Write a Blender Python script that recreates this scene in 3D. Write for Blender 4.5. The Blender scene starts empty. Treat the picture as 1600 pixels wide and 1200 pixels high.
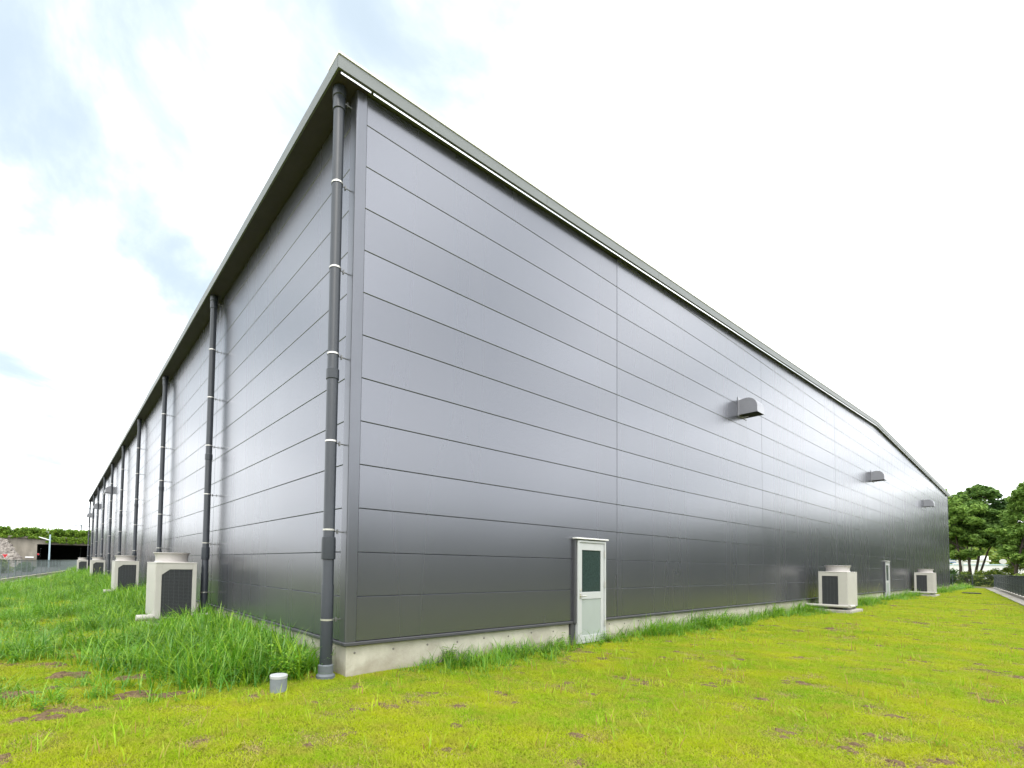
import bpy, bmesh, math, random
import numpy as np
from mathutils import Vector, Matrix, Euler

R = math.radians
scn = bpy.context.scene
COL = scn.collection
rng = np.random.default_rng(7)
random.seed(7)

# ------------------------------------------------------------------ camera
cd = bpy.data.cameras.new('camera')
cam = bpy.data.objects.new('camera', cd); COL.objects.link(cam)
scn.camera = cam
yaw, pitch, roll = R(37.979), R(2.361), R(0.858)
F = Vector((math.sin(yaw) * math.cos(pitch), math.cos(yaw) * math.cos(pitch), math.sin(pitch)))
R0 = Vector((math.cos(yaw), -math.sin(yaw), 0)); U0 = R0.cross(F)
Rv = math.cos(roll) * R0 + math.sin(roll) * U0
Uv = -math.sin(roll) * R0 + math.cos(roll) * U0
CAM = Vector((-3.0668, -5.8557, 1.4959))
m = Matrix.Identity(4)
for i in range(3):
    m[i][0], m[i][1], m[i][2], m[i][3] = Rv[i], Uv[i], -F[i], CAM[i]
cam.matrix_world = m
cd.sensor_width = 36.0
cd.lens = 761.42 / 1600 * 36
cd.shift_x = (800 - 681.87) / 1600
cd.shift_y = (850.96 - 600) / 1600
cd.clip_start = 0.05; cd.clip_end = 3000

# ------------------------------------------------------------------ sky
SUN_AZ, SUN_EL = R(215), R(58)          # azimuth from +Y towards +X
w = bpy.data.worlds.new('World'); scn.world = w; w.use_nodes = True
nt = w.node_tree; nt.nodes.clear()
def N(t, **k):
    n = nt.nodes.new(t)
    for a, b in k.items(): setattr(n, a, b)
    return n
L = lambda a, b: nt.links.new(a, b)
out = N('ShaderNodeOutputWorld'); bg = N('ShaderNodeBackground'); L(bg.outputs[0], out.inputs[0])
bg.inputs['Strength'].default_value = 0.1
sky = N('ShaderNodeTexSky', sky_type='NISHITA'); sky.sun_disc = False
sky.sun_elevation = SUN_EL; sky.sun_rotation = SUN_AZ
sky.air_density = 1.0; sky.dust_density = 2.0; sky.ozone_density = 1.0
tc = N('ShaderNodeTexCoord')
sep = N('ShaderNodeSeparateXYZ'); L(tc.outputs['Generated'], sep.inputs[0])
def M(op, a, b=None, c=None):
    n = N('ShaderNodeMath', operation=op)
    for i, v in enumerate((a, b, c)):
        if v is None: continue
        if isinstance(v, (int, float)): n.inputs[i].default_value = v
        else: L(v, n.inputs[i])
    return n.outputs[0]
zz = M('ADD', M('MAXIMUM', sep.outputs[2], 0.0), 0.22)
px = M('DIVIDE', sep.outputs[0], zz); py = M('DIVIDE', sep.outputs[1], zz)
cmb = N('ShaderNodeCombineXYZ'); L(px, cmb.inputs[0]); L(py, cmb.inputs[1])
mp = N('ShaderNodeMapping'); L(cmb.outputs[0], mp.inputs[0])
mp.inputs['Location'].default_value = (-8.76, -5.1, 0); mp.inputs['Rotation'].default_value = (0, 0, R(70))
mp.inputs['Scale'].default_value = (1.0, 0.8, 1)
n1 = N('ShaderNodeTexNoise'); L(mp.outputs[0], n1.inputs['Vector'])
n1.inputs['Scale'].default_value = 2.3; n1.inputs['Detail'].default_value = 10; n1.inputs['Roughness'].default_value = 0.56
n1.inputs['Distortion'].default_value = 0.35
# thinner cloud in the north (upper left of the view), thick to the east
dn = N('ShaderNodeVectorMath', operation='DOT_PRODUCT'); L(tc.outputs['Generated'], dn.inputs[0])
dn.inputs[1].default_value = (-0.02, 0.75, 0.66)
gap = N('ShaderNodeMapRange', interpolation_type='SMOOTHSTEP'); L(dn.outputs['Value'], gap.inputs[0])
gap.inputs[1].default_value = 0.80; gap.inputs[2].default_value = 1.0
gap.inputs[3].default_value = 0.2; gap.inputs[4].default_value = -0.005
cf = M('ADD', n1.outputs[0], gap.outputs[0])
cl = N('ShaderNodeMapRange', interpolation_type='SMOOTHERSTEP'); L(cf, cl.inputs[0])
cl.inputs[1].default_value = 0.28; cl.inputs[2].default_value = 0.86
# cloud brightness: soft variation
n2 = N('ShaderNodeTexNoise'); L(mp.outputs[0], n2.inputs['Vector']); n2.inputs['Scale'].default_value = 2.6; n2.inputs['Detail'].default_value = 6
cb = N('ShaderNodeMapRange'); L(n2.outputs[0], cb.inputs[0])
cb.inputs[1].default_value = 0.3; cb.inputs[2].default_value = 0.7; cb.inputs[3].default_value = 7.8; cb.inputs[4].default_value = 9.9
cc = N('ShaderNodeCombineColor')
L(M('MULTIPLY', cb.outputs[0], 0.985), cc.inputs[0]); L(cb.outputs[0], cc.inputs[1]); L(M('MULTIPLY', cb.outputs[0], 1.01), cc.inputs[2])
# thin veil lightens the blue holes
veil = N('ShaderNodeMix', data_type='RGBA'); veil.inputs[0].default_value = 0.85
L(sky.outputs[0], veil.inputs[6]); veil.inputs[7].default_value = (1.9, 2.22, 2.42, 1)
mx = N('ShaderNodeMix', data_type='RGBA'); L(M('POWER', cl.outputs[0], 2.0), mx.inputs[0]); L(veil.outputs[2], mx.inputs[6]); L(cc.outputs[0], mx.inputs[7])
L(mx.outputs[2], bg.inputs['Color'])

# ------------------------------------------------------------------ sun (veiled by cloud: soft)
sd = bpy.data.lights.new('sun', 'SUN'); sd.energy = 0.6; sd.angle = R(25); sd.color = (1.0, 0.96, 0.9)
sun = bpy.data.objects.new('sun', sd); COL.objects.link(sun)
sdir = Vector((math.sin(SUN_AZ) * math.cos(SUN_EL), math.cos(SUN_AZ) * math.cos(SUN_EL), math.sin(SUN_EL)))
sun.rotation_euler = sdir.to_track_quat('Z', 'Y').to_euler()
sun.location = (0, -20, 40)

vs = scn.view_settings
vs.view_transform = 'Standard'; vs.look = 'None'; vs.gamma = 1; vs.use_curve_mapping = False
vs.exposure = 2.0
scn.cycles.max_bounces = 8
scn.cycles.use_denoising = True

# ------------------------------------------------------------------ materials
def mat(name, col, rough=0.6, metal=0.0, spec=0.5, var=0.0, vscale=3.0, bump=0.0, bscale=20.0, var_col=None, stretch=(1, 1, 1), coat=0.0):
    mm = bpy.data.materials.new(name); mm.use_nodes = True
    t = mm.node_tree; b = t.nodes['Principled BSDF']
    b.inputs['Base Color'].default_value = (*col, 1); b.inputs['Roughness'].default_value = rough
    b.inputs['Metallic'].default_value = metal; b.inputs['Specular IOR Level'].default_value = spec
    b.inputs['Coat Weight'].default_value = coat
    if var or bump:
        g = t.nodes.new('ShaderNodeNewGeometry'); mpn = t.nodes.new('ShaderNodeMapping')
        t.links.new(g.outputs['Position'], mpn.inputs[0]); mpn.inputs['Scale'].default_value = stretch
    if var:
        n = t.nodes.new('ShaderNodeTexNoise'); n.inputs['Scale'].default_value = vscale; n.inputs['Detail'].default_value = 8
        n.inputs['Roughness'].default_value = 0.65
        t.links.new(mpn.outputs[0], n.inputs['Vector'])
        mr = t.nodes.new('ShaderNodeMapRange'); t.links.new(n.outputs[0], mr.inputs[0])
        mr.inputs[1].default_value = 0.35; mr.inputs[2].default_value = 0.68
        mx = t.nodes.new('ShaderNodeMix'); mx.data_type = 'RGBA'
        t.links.new(mr.outputs[0], mx.inputs[0])
        c2 = var_col or tuple(c * (1 - var) for c in col)
        mx.inputs[6].default_value = (*col, 1); mx.inputs[7].default_value = (*c2, 1)
        t.links.new(mx.outputs[2], b.inputs['Base Color'])
    if bump:
        n = t.nodes.new('ShaderNodeTexNoise'); n.inputs['Scale'].default_value = bscale; n.inputs['Detail'].default_value = 6
        t.links.new(mpn.outputs[0], n.inputs['Vector'])
        bn = t.nodes.new('ShaderNodeBump'); bn.inputs['Strength'].default_value = bump; bn.inputs['Distance'].default_value = 0.02
        t.links.new(n.outputs[0], bn.inputs['Height']); t.links.new(bn.outputs[0], b.inputs['Normal'])
    return mm

def splash(mm):
    """mud and algae splashed on the foot of the concrete"""
    t = mm.node_tree; b = t.nodes['Principled BSDF']; src = b.inputs['Base Color'].links[0].from_socket
    g = t.nodes.new('ShaderNodeNewGeometry'); sp = t.nodes.new('ShaderNodeSeparateXYZ'); t.links.new(g.outputs['Position'], sp.inputs[0])
    n = t.nodes.new('ShaderNodeTexNoise'); t.links.new(g.outputs['Position'], n.inputs['Vector']); n.inputs['Scale'].default_value = 5; n.inputs['Detail'].default_value = 8; n.inputs['Roughness'].default_value = 0.7
    a = t.nodes.new('ShaderNodeMath'); a.operation = 'MULTIPLY_ADD'; t.links.new(n.outputs[0], a.inputs[0]); a.inputs[1].default_value = -0.42; t.links.new(sp.outputs[2], a.inputs[2])
    r = t.nodes.new('ShaderNodeMapRange'); t.links.new(a.outputs[0], r.inputs[0]); r.inputs[1].default_value = -0.22; r.inputs[2].default_value = -0.02; r.inputs[3].default_value = 0.45; r.inputs[4].default_value = 0.0
    x = t.nodes.new('ShaderNodeMix'); x.data_type = 'RGBA'; t.links.new(r.outputs[0], x.inputs[0]); t.links.new(src, x.inputs[6]); x.inputs[7].default_value = (0.17, 0.135, 0.085, 1)
    t.links.new(x.outputs[2], b.inputs['Base Color'])

def panel_material():
    mm = bpy.data.materials.new('panel_metal'); mm.use_nodes = True
    t = mm.node_tree; b = t.nodes['Principled BSDF']
    b.inputs['Base Color'].default_value = (0.145, 0.150, 0.172, 1)
    b.inputs['Metallic'].default_value = 0.72; b.inputs['Roughness'].default_value = 0.3
    b.inputs['IOR'].default_value = 2.2
    g = t.nodes.new('ShaderNodeNewGeometry'); mp1 = t.nodes.new('ShaderNodeMapping')
    t.links.new(g.outputs['Position'], mp1.inputs[0]); mp1.inputs['Location'].default_value = (0.37, 0.53, 0.21)
    # each panel a touch different
    oi = t.nodes.new('ShaderNodeObjectInfo')
    mr0 = t.nodes.new('ShaderNodeMapRange'); t.links.new(oi.outputs['Random'], mr0.inputs[0])
    mr0.inputs[3].default_value = 0.94; mr0.inputs[4].default_value = 1.06
    mv = t.nodes.new('ShaderNodeMix'); mv.data_type = 'RGBA'; mv.blend_type = 'MULTIPLY'; mv.inputs[0].default_value = 1
    mv.inputs[6].default_value = (0.145, 0.150, 0.172, 1)
    cbn = t.nodes.new('ShaderNodeCombineColor')
    for i in range(3): t.links.new(mr0.outputs[0], cbn.inputs[i])
    t.links.new(cbn.outputs[0], mv.inputs[7])
    # faint run-off dust, vertical streaks
    mp2 = t.nodes.new('ShaderNodeMapping'); t.links.new(g.outputs['Position'], mp2.inputs[0]); mp2.inputs['Scale'].default_value = (4, 4, 0.25); mp2.inputs['Location'].default_value = (0.37, 0.53, 0.21)
    ns = t.nodes.new('ShaderNodeTexNoise'); t.links.new(mp2.outputs[0], ns.inputs['Vector']); ns.inputs['Scale'].default_value = 0.35; ns.inputs['Detail'].default_value = 2
    mr = t.nodes.new('ShaderNodeMapRange'); t.links.new(ns.outputs[0], mr.inputs[0]); mr.inputs[1].default_value = 0.4; mr.inputs[2].default_value = 0.75
    mr.inputs[3].default_value = 0.0; mr.inputs[4].default_value = 0.10
    md = t.nodes.new('ShaderNodeMix'); md.data_type = 'RGBA'; t.links.new(mr.outputs[0], md.inputs[0])
    t.links.new(mv.outputs[2], md.inputs[6]); md.inputs[7].default_value = (0.155, 0.158, 0.17, 1)
    t.links.new(md.outputs[2], b.inputs['Base Color'])
    mrr = t.nodes.new('ShaderNodeMapRange'); t.links.new(ns.outputs[0], mrr.inputs[0]); mrr.inputs[1].default_value = 0.3; mrr.inputs[2].default_value = 0.75
    mrr.inputs[3].default_value = 0.262; mrr.inputs[4].default_value = 0.282; t.links.new(mrr.outputs[0], b.inputs['Roughness'])
    # sheet metal is never quite flat: slow waves + fine stucco emboss
    n1 = t.nodes.new('ShaderNodeTexNoise'); t.links.new(mp1.outputs[0], n1.inputs['Vector']); n1.inputs['Scale'].default_value = 1.1; n1.inputs['Detail'].default_value = 2
    b1 = t.nodes.new('ShaderNodeBump'); b1.inputs['Strength'].default_value = 0.02; b1.inputs['Distance'].default_value = 0.03; t.links.new(n1.outputs[0], b1.inputs['Height'])
    t.links.new(b1.outputs[0], b.inputs['Normal'])
    return mm

def leaf_material(name, c1, c2, c3, scale=0.6, trans=0.35, rough=0.6, spec=0.25, c4=None):
    """Foliage colour by patches (world position), by instance and along nothing else."""
    mm = bpy.data.materials.new(name); mm.use_nodes = True
    t = mm.node_tree; b = t.nodes['Principled BSDF']; o = t.nodes['Material Output']
    g = t.nodes.new('ShaderNodeNewGeometry'); oi = t.nodes.new('ShaderNodeObjectInfo')
    n = t.nodes.new('ShaderNodeTexNoise'); n.inputs['Scale'].default_value = scale; n.inputs['Detail'].default_value = 5
    t.links.new(g.outputs['Position'], n.inputs['Vector'])
    mr = t.nodes.new('ShaderNodeMapRange'); t.links.new(n.outputs[0], mr.inputs[0]); mr.inputs[1].default_value = 0.36; mr.inputs[2].default_value = 0.64
    mx = t.nodes.new('ShaderNodeMix'); mx.data_type = 'RGBA'; t.links.new(mr.outputs[0], mx.inputs[0])
    mx.inputs[6].default_value = (*c1, 1); mx.inputs[7].default_value = (*c2, 1)
    if c4:
        n4 = t.nodes.new('ShaderNodeTexNoise'); n4.inputs['Scale'].default_value = 3.2; n4.inputs['Detail'].default_value = 7; n4.inputs['Roughness'].default_value = 0.7
        t.links.new(g.outputs['Position'], n4.inputs['Vector'])
        r4 = t.nodes.new('ShaderNodeMapRange'); t.links.new(n4.outputs[0], r4.inputs[0]); r4.inputs[1].default_value = 0.48; r4.inputs[2].default_value = 0.68; r4.inputs[4].default_value = 0.8
        x4 = t.nodes.new('ShaderNodeMix'); x4.data_type = 'RGBA'; t.links.new(r4.outputs[0], x4.inputs[0]); t.links.new(mx.outputs[2], x4.inputs[6]); x4.inputs[7].default_value = (*c4, 1)
        mx = x4
    # per blade / leaf
    ri = t.nodes.new('ShaderNodeMath'); ri.operation = 'ADD'
    t.links.new(g.outputs['Random Per Island'], ri.inputs[0]); t.links.new(oi.outputs['Random'], ri.inputs[1])
    fr = t.nodes.new('ShaderNodeMath'); fr.operation = 'FRACT'; t.links.new(ri.outputs[0], fr.inputs[0])
    pw = t.nodes.new('ShaderNodeMath'); pw.operation = 'POWER'; t.links.new(fr.outputs[0], pw.inputs[0]); pw.inputs[1].default_value = 2.2
    m2 = t.nodes.new('ShaderNodeMix'); m2.data_type = 'RGBA'; t.links.new(pw.outputs[0], m2.inputs[0])
    t.links.new(mx.outputs[2], m2.inputs[6]); m2.inputs[7].default_value = (*c3, 1)
    t.links.new(m2.outputs[2], b.inputs['Base Color']); b.inputs['Roughness'].default_value = rough
    b.inputs['Specular IOR Level'].default_value = spec
    tr = t.nodes.new('ShaderNodeBsdfTranslucent'); t.links.new(m2.outputs[2], tr.inputs[0])
    ms = t.nodes.new('ShaderNodeMixShader'); ms.inputs[0].default_value = trans
    t.links.new(b.outputs[0], ms.inputs[1]); t.links.new(tr.outputs[0], ms.inputs[2]); t.links.new(ms.outputs[0], o.inputs[0])
    return mm

def ground_material():
    mm = bpy.data.materials.new('lawn_ground'); mm.use_nodes = True
    t = mm.node_tree; b = t.nodes['Principled BSDF']; b.inputs['Roughness'].default_value = 0.95; b.inputs['Specular IOR Level'].default_value = 0.1
    g = t.nodes.new('ShaderNodeNewGeometry')
    def noise(s, d=6, r=0.6):
        n = t.nodes.new('ShaderNodeTexNoise'); n.inputs['Scale'].default_value = s; n.inputs['Detail'].default_value = d; n.inputs['Roughness'].default_value = r
        t.links.new(g.outputs['Position'], n.inputs['Vector']); return n.outputs[0]
    def rng_(x, a, c):
        r = t.nodes.new('ShaderNodeMapRange'); t.links.new(x, r.inputs[0]); r.inputs[1].default_value = a; r.inputs[2].default_value = c; return r.outputs[0]
    def mix(f, a, c):
        x = t.nodes.new('ShaderNodeMix'); x.data_type = 'RGBA'; t.links.new(f, x.inputs[0])
        for s, v in ((6, a), (7, c)):
            if isinstance(v, tuple): x.inputs[s].default_value = (*v, 1)
            else: t.links.new(v, x.inputs[s])
        return x.outputs[2]
    base = mix(rng_(noise(0.8), 0.38, 0.62), (0.21, 0.21, 0.016), (0.12, 0.18, 0.012))
    fine = mix(rng_(noise(45, 3), 0.4, 0.65), base, (0.19, 0.19, 0.04))
    earth = mix(rng_(noise(14, 6), 0.4, 0.6), (0.16, 0.10, 0.055), (0.30, 0.22, 0.12))
    full = mix(rng_(noise(1.7, 8, 0.7), 0.59, 0.66), fine, earth)
    t.links.new(full, b.inputs['Base Color'])
    bn = t.nodes.new('ShaderNodeBump'); bn.inputs['Strength'].default_value = 0.8; bn.inputs['Distance'].default_value = 0.03
    t.links.new(noise(60, 4), bn.inputs['Height']); t.links.new(bn.outputs[0], b.inputs['Normal'])
    return mm

M_ = dict(
    panel=panel_material(),
    trim=mat('trim_metal', (0.14, 0.145, 0.163), 0.3, 0.7, var=0.06, vscale=2),
    trim_dark=mat('drip_metal', (0.07, 0.07, 0.078), 0.45, 0.3),
    core=mat('joint_backing', (0.02, 0.02, 0.022), 0.8),
    fascia=mat('fascia_metal', (0.165, 0.176, 0.172), 0.5, 0.25, var=0.12, vscale=1.2, stretch=(1, 1, 6)),
    strip=mat('edge_strip_white', (0.70, 0.69, 0.67), 0.45, 0.0),
    bright=mat('bright_strip_metal', (0.86, 0.87, 0.88), 0.18, 0.95),
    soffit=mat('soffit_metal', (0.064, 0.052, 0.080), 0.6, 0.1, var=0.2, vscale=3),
    roof=mat('roof_metal', (0.3, 0.31, 0.31), 0.45, 0.5, var=0.1),
    concrete=mat('foundation_concrete', (0.50, 0.475, 0.40), 0.9, spec=0.2, var=0.3, vscale=2.2, bump=0.25, bscale=60, var_col=(0.34, 0.315, 0.26)),
    concrete_pale=mat('kerb_concrete', (0.44, 0.415, 0.37), 0.9, spec=0.2, var=0.3, vscale=5, bump=0.3, bscale=40),
    concrete_old=mat('weathered_concrete', (0.33, 0.30, 0.25), 0.95, spec=0.1, var=0.5, vscale=0.35, bump=0.3, bscale=6, var_col=(0.13, 0.115, 0.095), stretch=(1, 1, 0.45)),
    hole=mat('tie_hole_mortar', (0.16, 0.15, 0.135), 0.9),
    pvc=mat('pipe_plastic', (0.026, 0.031, 0.039), 0.4, spec=0.5, var=0.15, vscale=4),
    pvc_pale=mat('grey_plastic', (0.12, 0.135, 0.15), 0.5, var=0.2, vscale=9),
    pvc_stub=mat('stub_plastic', (0.20, 0.222, 0.245), 0.5, var=0.2, vscale=9),
    pvc_white=mat('lid_plastic', (0.40, 0.41, 0.41), 0.5, var=0.12, vscale=12),
    bracket=mat('bracket_steel', (0.20, 0.20, 0.20), 0.45, 0.6),
    steel=mat('clamp_steel', (0.62, 0.60, 0.56), 0.35, 0.8),
    door=mat('door_paint', (0.45, 0.46, 0.46), 0.4, var=0.05, vscale=5),
    door_low=mat('door_lower_panel', (0.33, 0.365, 0.35), 0.35, var=0.08, vscale=2.5),
    glass=mat('wired_glass', (0.036, 0.058, 0.053), 0.15, spec=0.4, var=0.4, vscale=30),
    hood=mat('hood_metal', (0.27, 0.27, 0.29), 0.32, 0.55, var=0.1, vscale=4),
    hood_shade=mat('hood_opening_shade', (0.012, 0.012, 0.013), 0.8),
    ac=mat('cabinet_paint', (0.48, 0.46, 0.42), 0.45, spec=0.4, var=0.07, vscale=4, bump=0.02, bscale=3),
    ac_shroud=mat('shroud_plastic', (0.42, 0.395, 0.375), 0.5, var=0.06, vscale=4),
    coil=mat('coil_fins', (0.05, 0.053, 0.058), 0.5, 0.3, var=0.3, vscale=25),
    coil_wire=mat('coil_guard_wire', (0.078, 0.081, 0.088), 0.5),
    cover=mat('duct_cover', (0.46, 0.445, 0.40), 0.5, var=0.08, vscale=6),
    fence=mat('fence_paint', (0.055, 0.066, 0.075), 0.45, 0.2),
    fence_pale=mat('fence_galvanised', (0.16, 0.19, 0.20), 0.5, 0.4),
    white=mat('white_paint', (0.78, 0.78, 0.77), 0.5, var=0.06, vscale=1),
    far_white=mat('far_wall_paint', (0.66, 0.655, 0.66), 0.7, var=0.08, vscale=0.3),
    red=mat('sign_red', (0.5, 0.012, 0.02), 0.45),
    blue=mat('sign_blue', (0.10, 0.22, 0.5), 0.45),
    lamp=mat('lamp_paint', (0.36, 0.47, 0.52), 0.45, 0.2),
    asphalt=mat('asphalt', (0.06, 0.06, 0.062), 0.9, var=0.3, vscale=1),
    rock=mat('rubble_stone', (0.27, 0.245, 0.215), 0.9, var=0.6, vscale=1.2, bump=0.5, bscale=5, var_col=(0.10, 0.085, 0.075)),
    wire=mat('cable', (0.05, 0.05, 0.055), 0.6),
    bark=mat('bark', (0.075, 0.058, 0.045), 0.9, var=0.4, vscale=6, bump=0.6, bscale=20, stretch=(1, 1, 0.3)),
    hill=mat('far_woodland_ground', (0.05, 0.085, 0.04), 0.95, var=0.5, vscale=0.12),
    tunnel=mat('underpass_shade', (0.035, 0.033, 0.03), 0.95),  # shade of the passage put into a near-black concrete colour
    ground=ground_material(),
    turf=leaf_material('turf_blades', (0.41, 0.485, 0.008), (0.21, 0.41, 0.008), (0.47, 0.45, 0.075), 0.9, 0.45, 0.8, 0.05, (0.38, 0.34, 0.06)),
    tall=leaf_material('tall_grass_blades', (0.125, 0.33, 0.014), (0.045, 0.175, 0.010), (0.31, 0.49, 0.03), 0.9, 0.38, 0.38, 0.5),
    sprout=leaf_material('stray_blades', (0.42, 0.58, 0.02), (0.25, 0.48, 0.02), (0.42, 0.22, 0.10), 3.0, 0.4),
    leaf_a=leaf_material('tree_leaves', (0.095, 0.19, 0.034), (0.17, 0.29, 0.05), (0.26, 0.39, 0.075), 0.5, 0.35),
    leaf_b=leaf_material('tree_leaves_dark', (0.028, 0.07, 0.018), (0.05, 0.11, 0.022), (0.08, 0.15, 0.03), 0.4, 0.35),
    leaf_d=leaf_material('tree_leaves_mid', (0.065, 0.14, 0.03), (0.11, 0.21, 0.04), (0.18, 0.29, 0.055), 0.6, 0.35),
    leaf_c=leaf_material('shrub_leaves', (0.06, 0.13, 0.02), (0.15, 0.22, 0.03), (0.28, 0.33, 0.05), 0.7, 0.35),
    ivy=leaf_material('ivy_leaves', (0.07, 0.17, 0.02), (0.16, 0.28, 0.03), (0.27, 0.38, 0.04), 0.5, 0.35),
    seed=mat('seed_head', (0.36, 0.40, 0.14), 0.8),
    iron=mat('cast_iron', (0.025, 0.025, 0.025), 0.7, 0.3),
)

splash(M_['concrete'])

# ------------------------------------------------------------------ mesh helpers
class MB:
    def __init__(s): s.v = []; s.f = []; s.sm = []
    def poly(s, pts, smooth=False):
        i = len(s.v); s.v += [tuple(p) for p in pts]; s.f.append(list(range(i, i + len(pts)))); s.sm.append(smooth)
    def raw(s, V, Fc, smooth=False):
        i = len(s.v); s.v += [tuple(p) for p in V]; s.f += [[i + a for a in f] for f in Fc]; s.sm += [smooth] * len(Fc); return s
    def box(s, x0, x1, y0, y1, z0, z1, c=0.0):
        if c <= 0:
            V = [(x, y, z) for z in (z0, z1) for y in (y0, y1) for x in (x0, x1)]
            return s.raw(V, [(0, 2, 3, 1), (4, 5, 7, 6), (0, 1, 5, 4), (2, 6, 7, 3), (0, 4, 6, 2), (1, 3, 7, 5)])
        bm = bmesh.new(); bmesh.ops.create_cube(bm, size=1.0)
        for v in bm.verts: v.co = ((x0 + x1) / 2 + v.co.x * (x1 - x0), (y0 + y1) / 2 + v.co.y * (y1 - y0), (z0 + z1) / 2 + v.co.z * (z1 - z0))
        bmesh.ops.bevel(bm, geom=bm.edges[:], offset=c, segments=1, affect='EDGES')
        bm.verts.index_update()
        s.raw([v.co[:] for v in bm.verts], [[v.index for v in f.verts] for f in bm.faces]); bm.free(); return s
    def lathe(s, prof, cx=0, cy=0, n=20, cap0=True, cap1=True):
        V = []; Fc = []
        for (r, z) in prof:
            for k in range(n):
                a = 2 * math.pi * k / n; V.append((cx + r * math.cos(a), cy + r * math.sin(a), z))
        for j in range(len(prof) - 1):
            for k in range(n):
                a = j * n + k; b2 = j * n + (k + 1) % n; Fc.append((a, b2, b2 + n, a + n))
        s.raw(V, Fc, True)
        if cap0: s.poly([V[k] for k in reversed(range(n))])
        if cap1: s.poly([V[(len(prof) - 1) * n + k] for k in range(n)])
        return s
    def tube(s, pts, rad, n=8, caps=True):
        pts = [Vector(p) for p in pts]
        if isinstance(rad, (int, float)): rad = [rad] * len(pts)
        V = []; Fc = []; ref = None
        for i, p in enumerate(pts):
            d = (pts[min(i + 1, len(pts) - 1)] - pts[max(i - 1, 0)]).normalized()
            a = d.orthogonal().normalized() if ref is None else (ref - d * ref.dot(d)).normalized()
            ref = a; b2 = d.cross(a)
            for k in range(n):
                t = 2 * math.pi * k / n; V.append(p + (a * math.cos(t) + b2 * math.sin(t)) * rad[i])
        for j in range(len(pts) - 1):
            for k in range(n):
                a = j * n + k; b2 = j * n + (k + 1) % n; Fc.append((a, b2, b2 + n, a + n))
        s.raw(V, Fc, True)
        if caps:
            s.poly([V[k] for k in reversed(range(n))]); s.poly([V[(len(pts) - 1) * n + k] for k in range(n)])
        return s
    def prism(s, poly, y0, y1):
        """poly in (x,z), extruded along y"""
        n = len(poly)
        V = [(x, y0, z) for x, z in poly] + [(x, y1, z) for x, z in poly]
        s.raw(V, [list(range(n)), [n + k for k in reversed(range(n))]] + [(k, n + k, n + (k + 1) % n, (k + 1) % n) for k in range(n)])
        return s
    def mesh(s, name, material):
        me = bpy.data.meshes.new(name); me.from_pydata(s.v, [], s.f)
        me.polygons.foreach_set('use_smooth', s.sm)
        if material: me.materials.append(material)
        me.update()
        if any(s.sm): me.set_sharp_from_angle(angle=R(32))
        return me
    def build(s, name, material, parent=None, loc=None, rz=0.0):
        return link(name, s.mesh(name, material), parent, loc, rz)

def link(name, data, parent=None, loc=None, rz=0.0):
    o = bpy.data.objects.new(name, data); COL.objects.link(o); o.parent = parent
    if loc is not None: o.location = loc
    if rz: o.rotation_euler[2] = rz
    return o
def tag(o, label=None, cat=None, group=None, kind=None):
    for k, v in (('label', label), ('category', cat), ('group', group), ('kind', kind)):
        if v: o[k] = v
    return o
def thing(name, label, cat, loc=(0, 0, 0), rz=0.0, group=None):
    return tag(link(name, None, None, loc, rz), label, cat, group)
def clip(poly, a, b, c):
    """keep a*x+b*z<=c"""
    out_ = []
    for i in range(len(poly)):
        p, q = poly[i], poly[(i + 1) % len(poly)]
        dp = a * p[0] + b * p[1] - c; dq = a * q[0] + b * q[1] - c
        if dp <= 0: out_.append(p)
        if dp * dq < 0:
            t = dp / (dp - dq); out_.append((p[0] + t * (q[0] - p[0]), p[1] + t * (q[1] - p[1])))
    return out_
def inset(poly, d):
    """convex, counter-clockwise"""
    n = len(poly); lines = []
    for i in range(n):
        p, q = poly[i], poly[(i + 1) % n]
        ex, ez = q[0] - p[0], q[1] - p[1]; l = math.hypot(ex, ez); nx, nz = -ez / l, ex / l
        lines.append((nx, nz, nx * p[0] + nz * p[1] + d))
    res = []
    for i in range(n):
        a1, b1, c1 = lines[i - 1]; a2, b2, c2 = lines[i]; det = a1 * b2 - a2 * b1
        res.append(((c1 * b2 - c2 * b1) / det, (a1 * c2 - a2 * c1) / det))
    return res
def plate(poly, ch=0.006, th=0.04):
    """sheet-metal panel: front at y=0 facing -y, chamfered rim, returned sides"""
    n = len(poly); inn = inset(poly, ch)
    V = [(x, 0, z) for x, z in inn] + [(x, ch, z) for x, z in poly] + [(x, th, z) for x, z in poly]
    Fc = [list(range(n))]
    for k in range(n):
        j = (k + 1) % n
        Fc += [(n + k, n + j, j, k), (2 * n + k, 2 * n + j, n + j, n + k)]
    return MB().raw(V, Fc)

# ================================================================== ground
def grid_ground():
    # one sheet: fine near the lawn, coarse out to the horizon
    xs = np.concatenate([[-900, -300, -120, -60], np.arange(-30, 80, 1.0), [80, 110, 160, 300, 900]])
    ys = np.concatenate([[-900, -300, -120, -60, -35], np.arange(-20, 95, 1.0), [95, 120, 160, 300, 900]])
    X, Y = np.meshgrid(xs, ys, indexing='ij')
    Z = 0.025 * np.sin(X * 0.9 + 1.3 * np.sin(Y * 0.5)) * np.sin(Y * 0.8 + 0.7) - 0.02
    V = np.stack([X, Y, Z], -1).reshape(-1, 3); ny = len(ys)
    Fc = []
    for i in range(len(xs) - 1):
        for j in range(ny - 1):
            a = i * ny + j; Fc.append((a, a + ny, a + ny + 1, a + 1))
    b = MB().raw(V.tolist(), Fc, True)
    return tag(b.build('ground', M_['ground']), kind='structure')
grid_ground()
def gz(x, y): return 0.025 * np.sin(x * 0.9 + 1.3 * np.sin(y * 0.5)) * np.sin(y * 0.8 + 0.7) - 0.02

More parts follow.
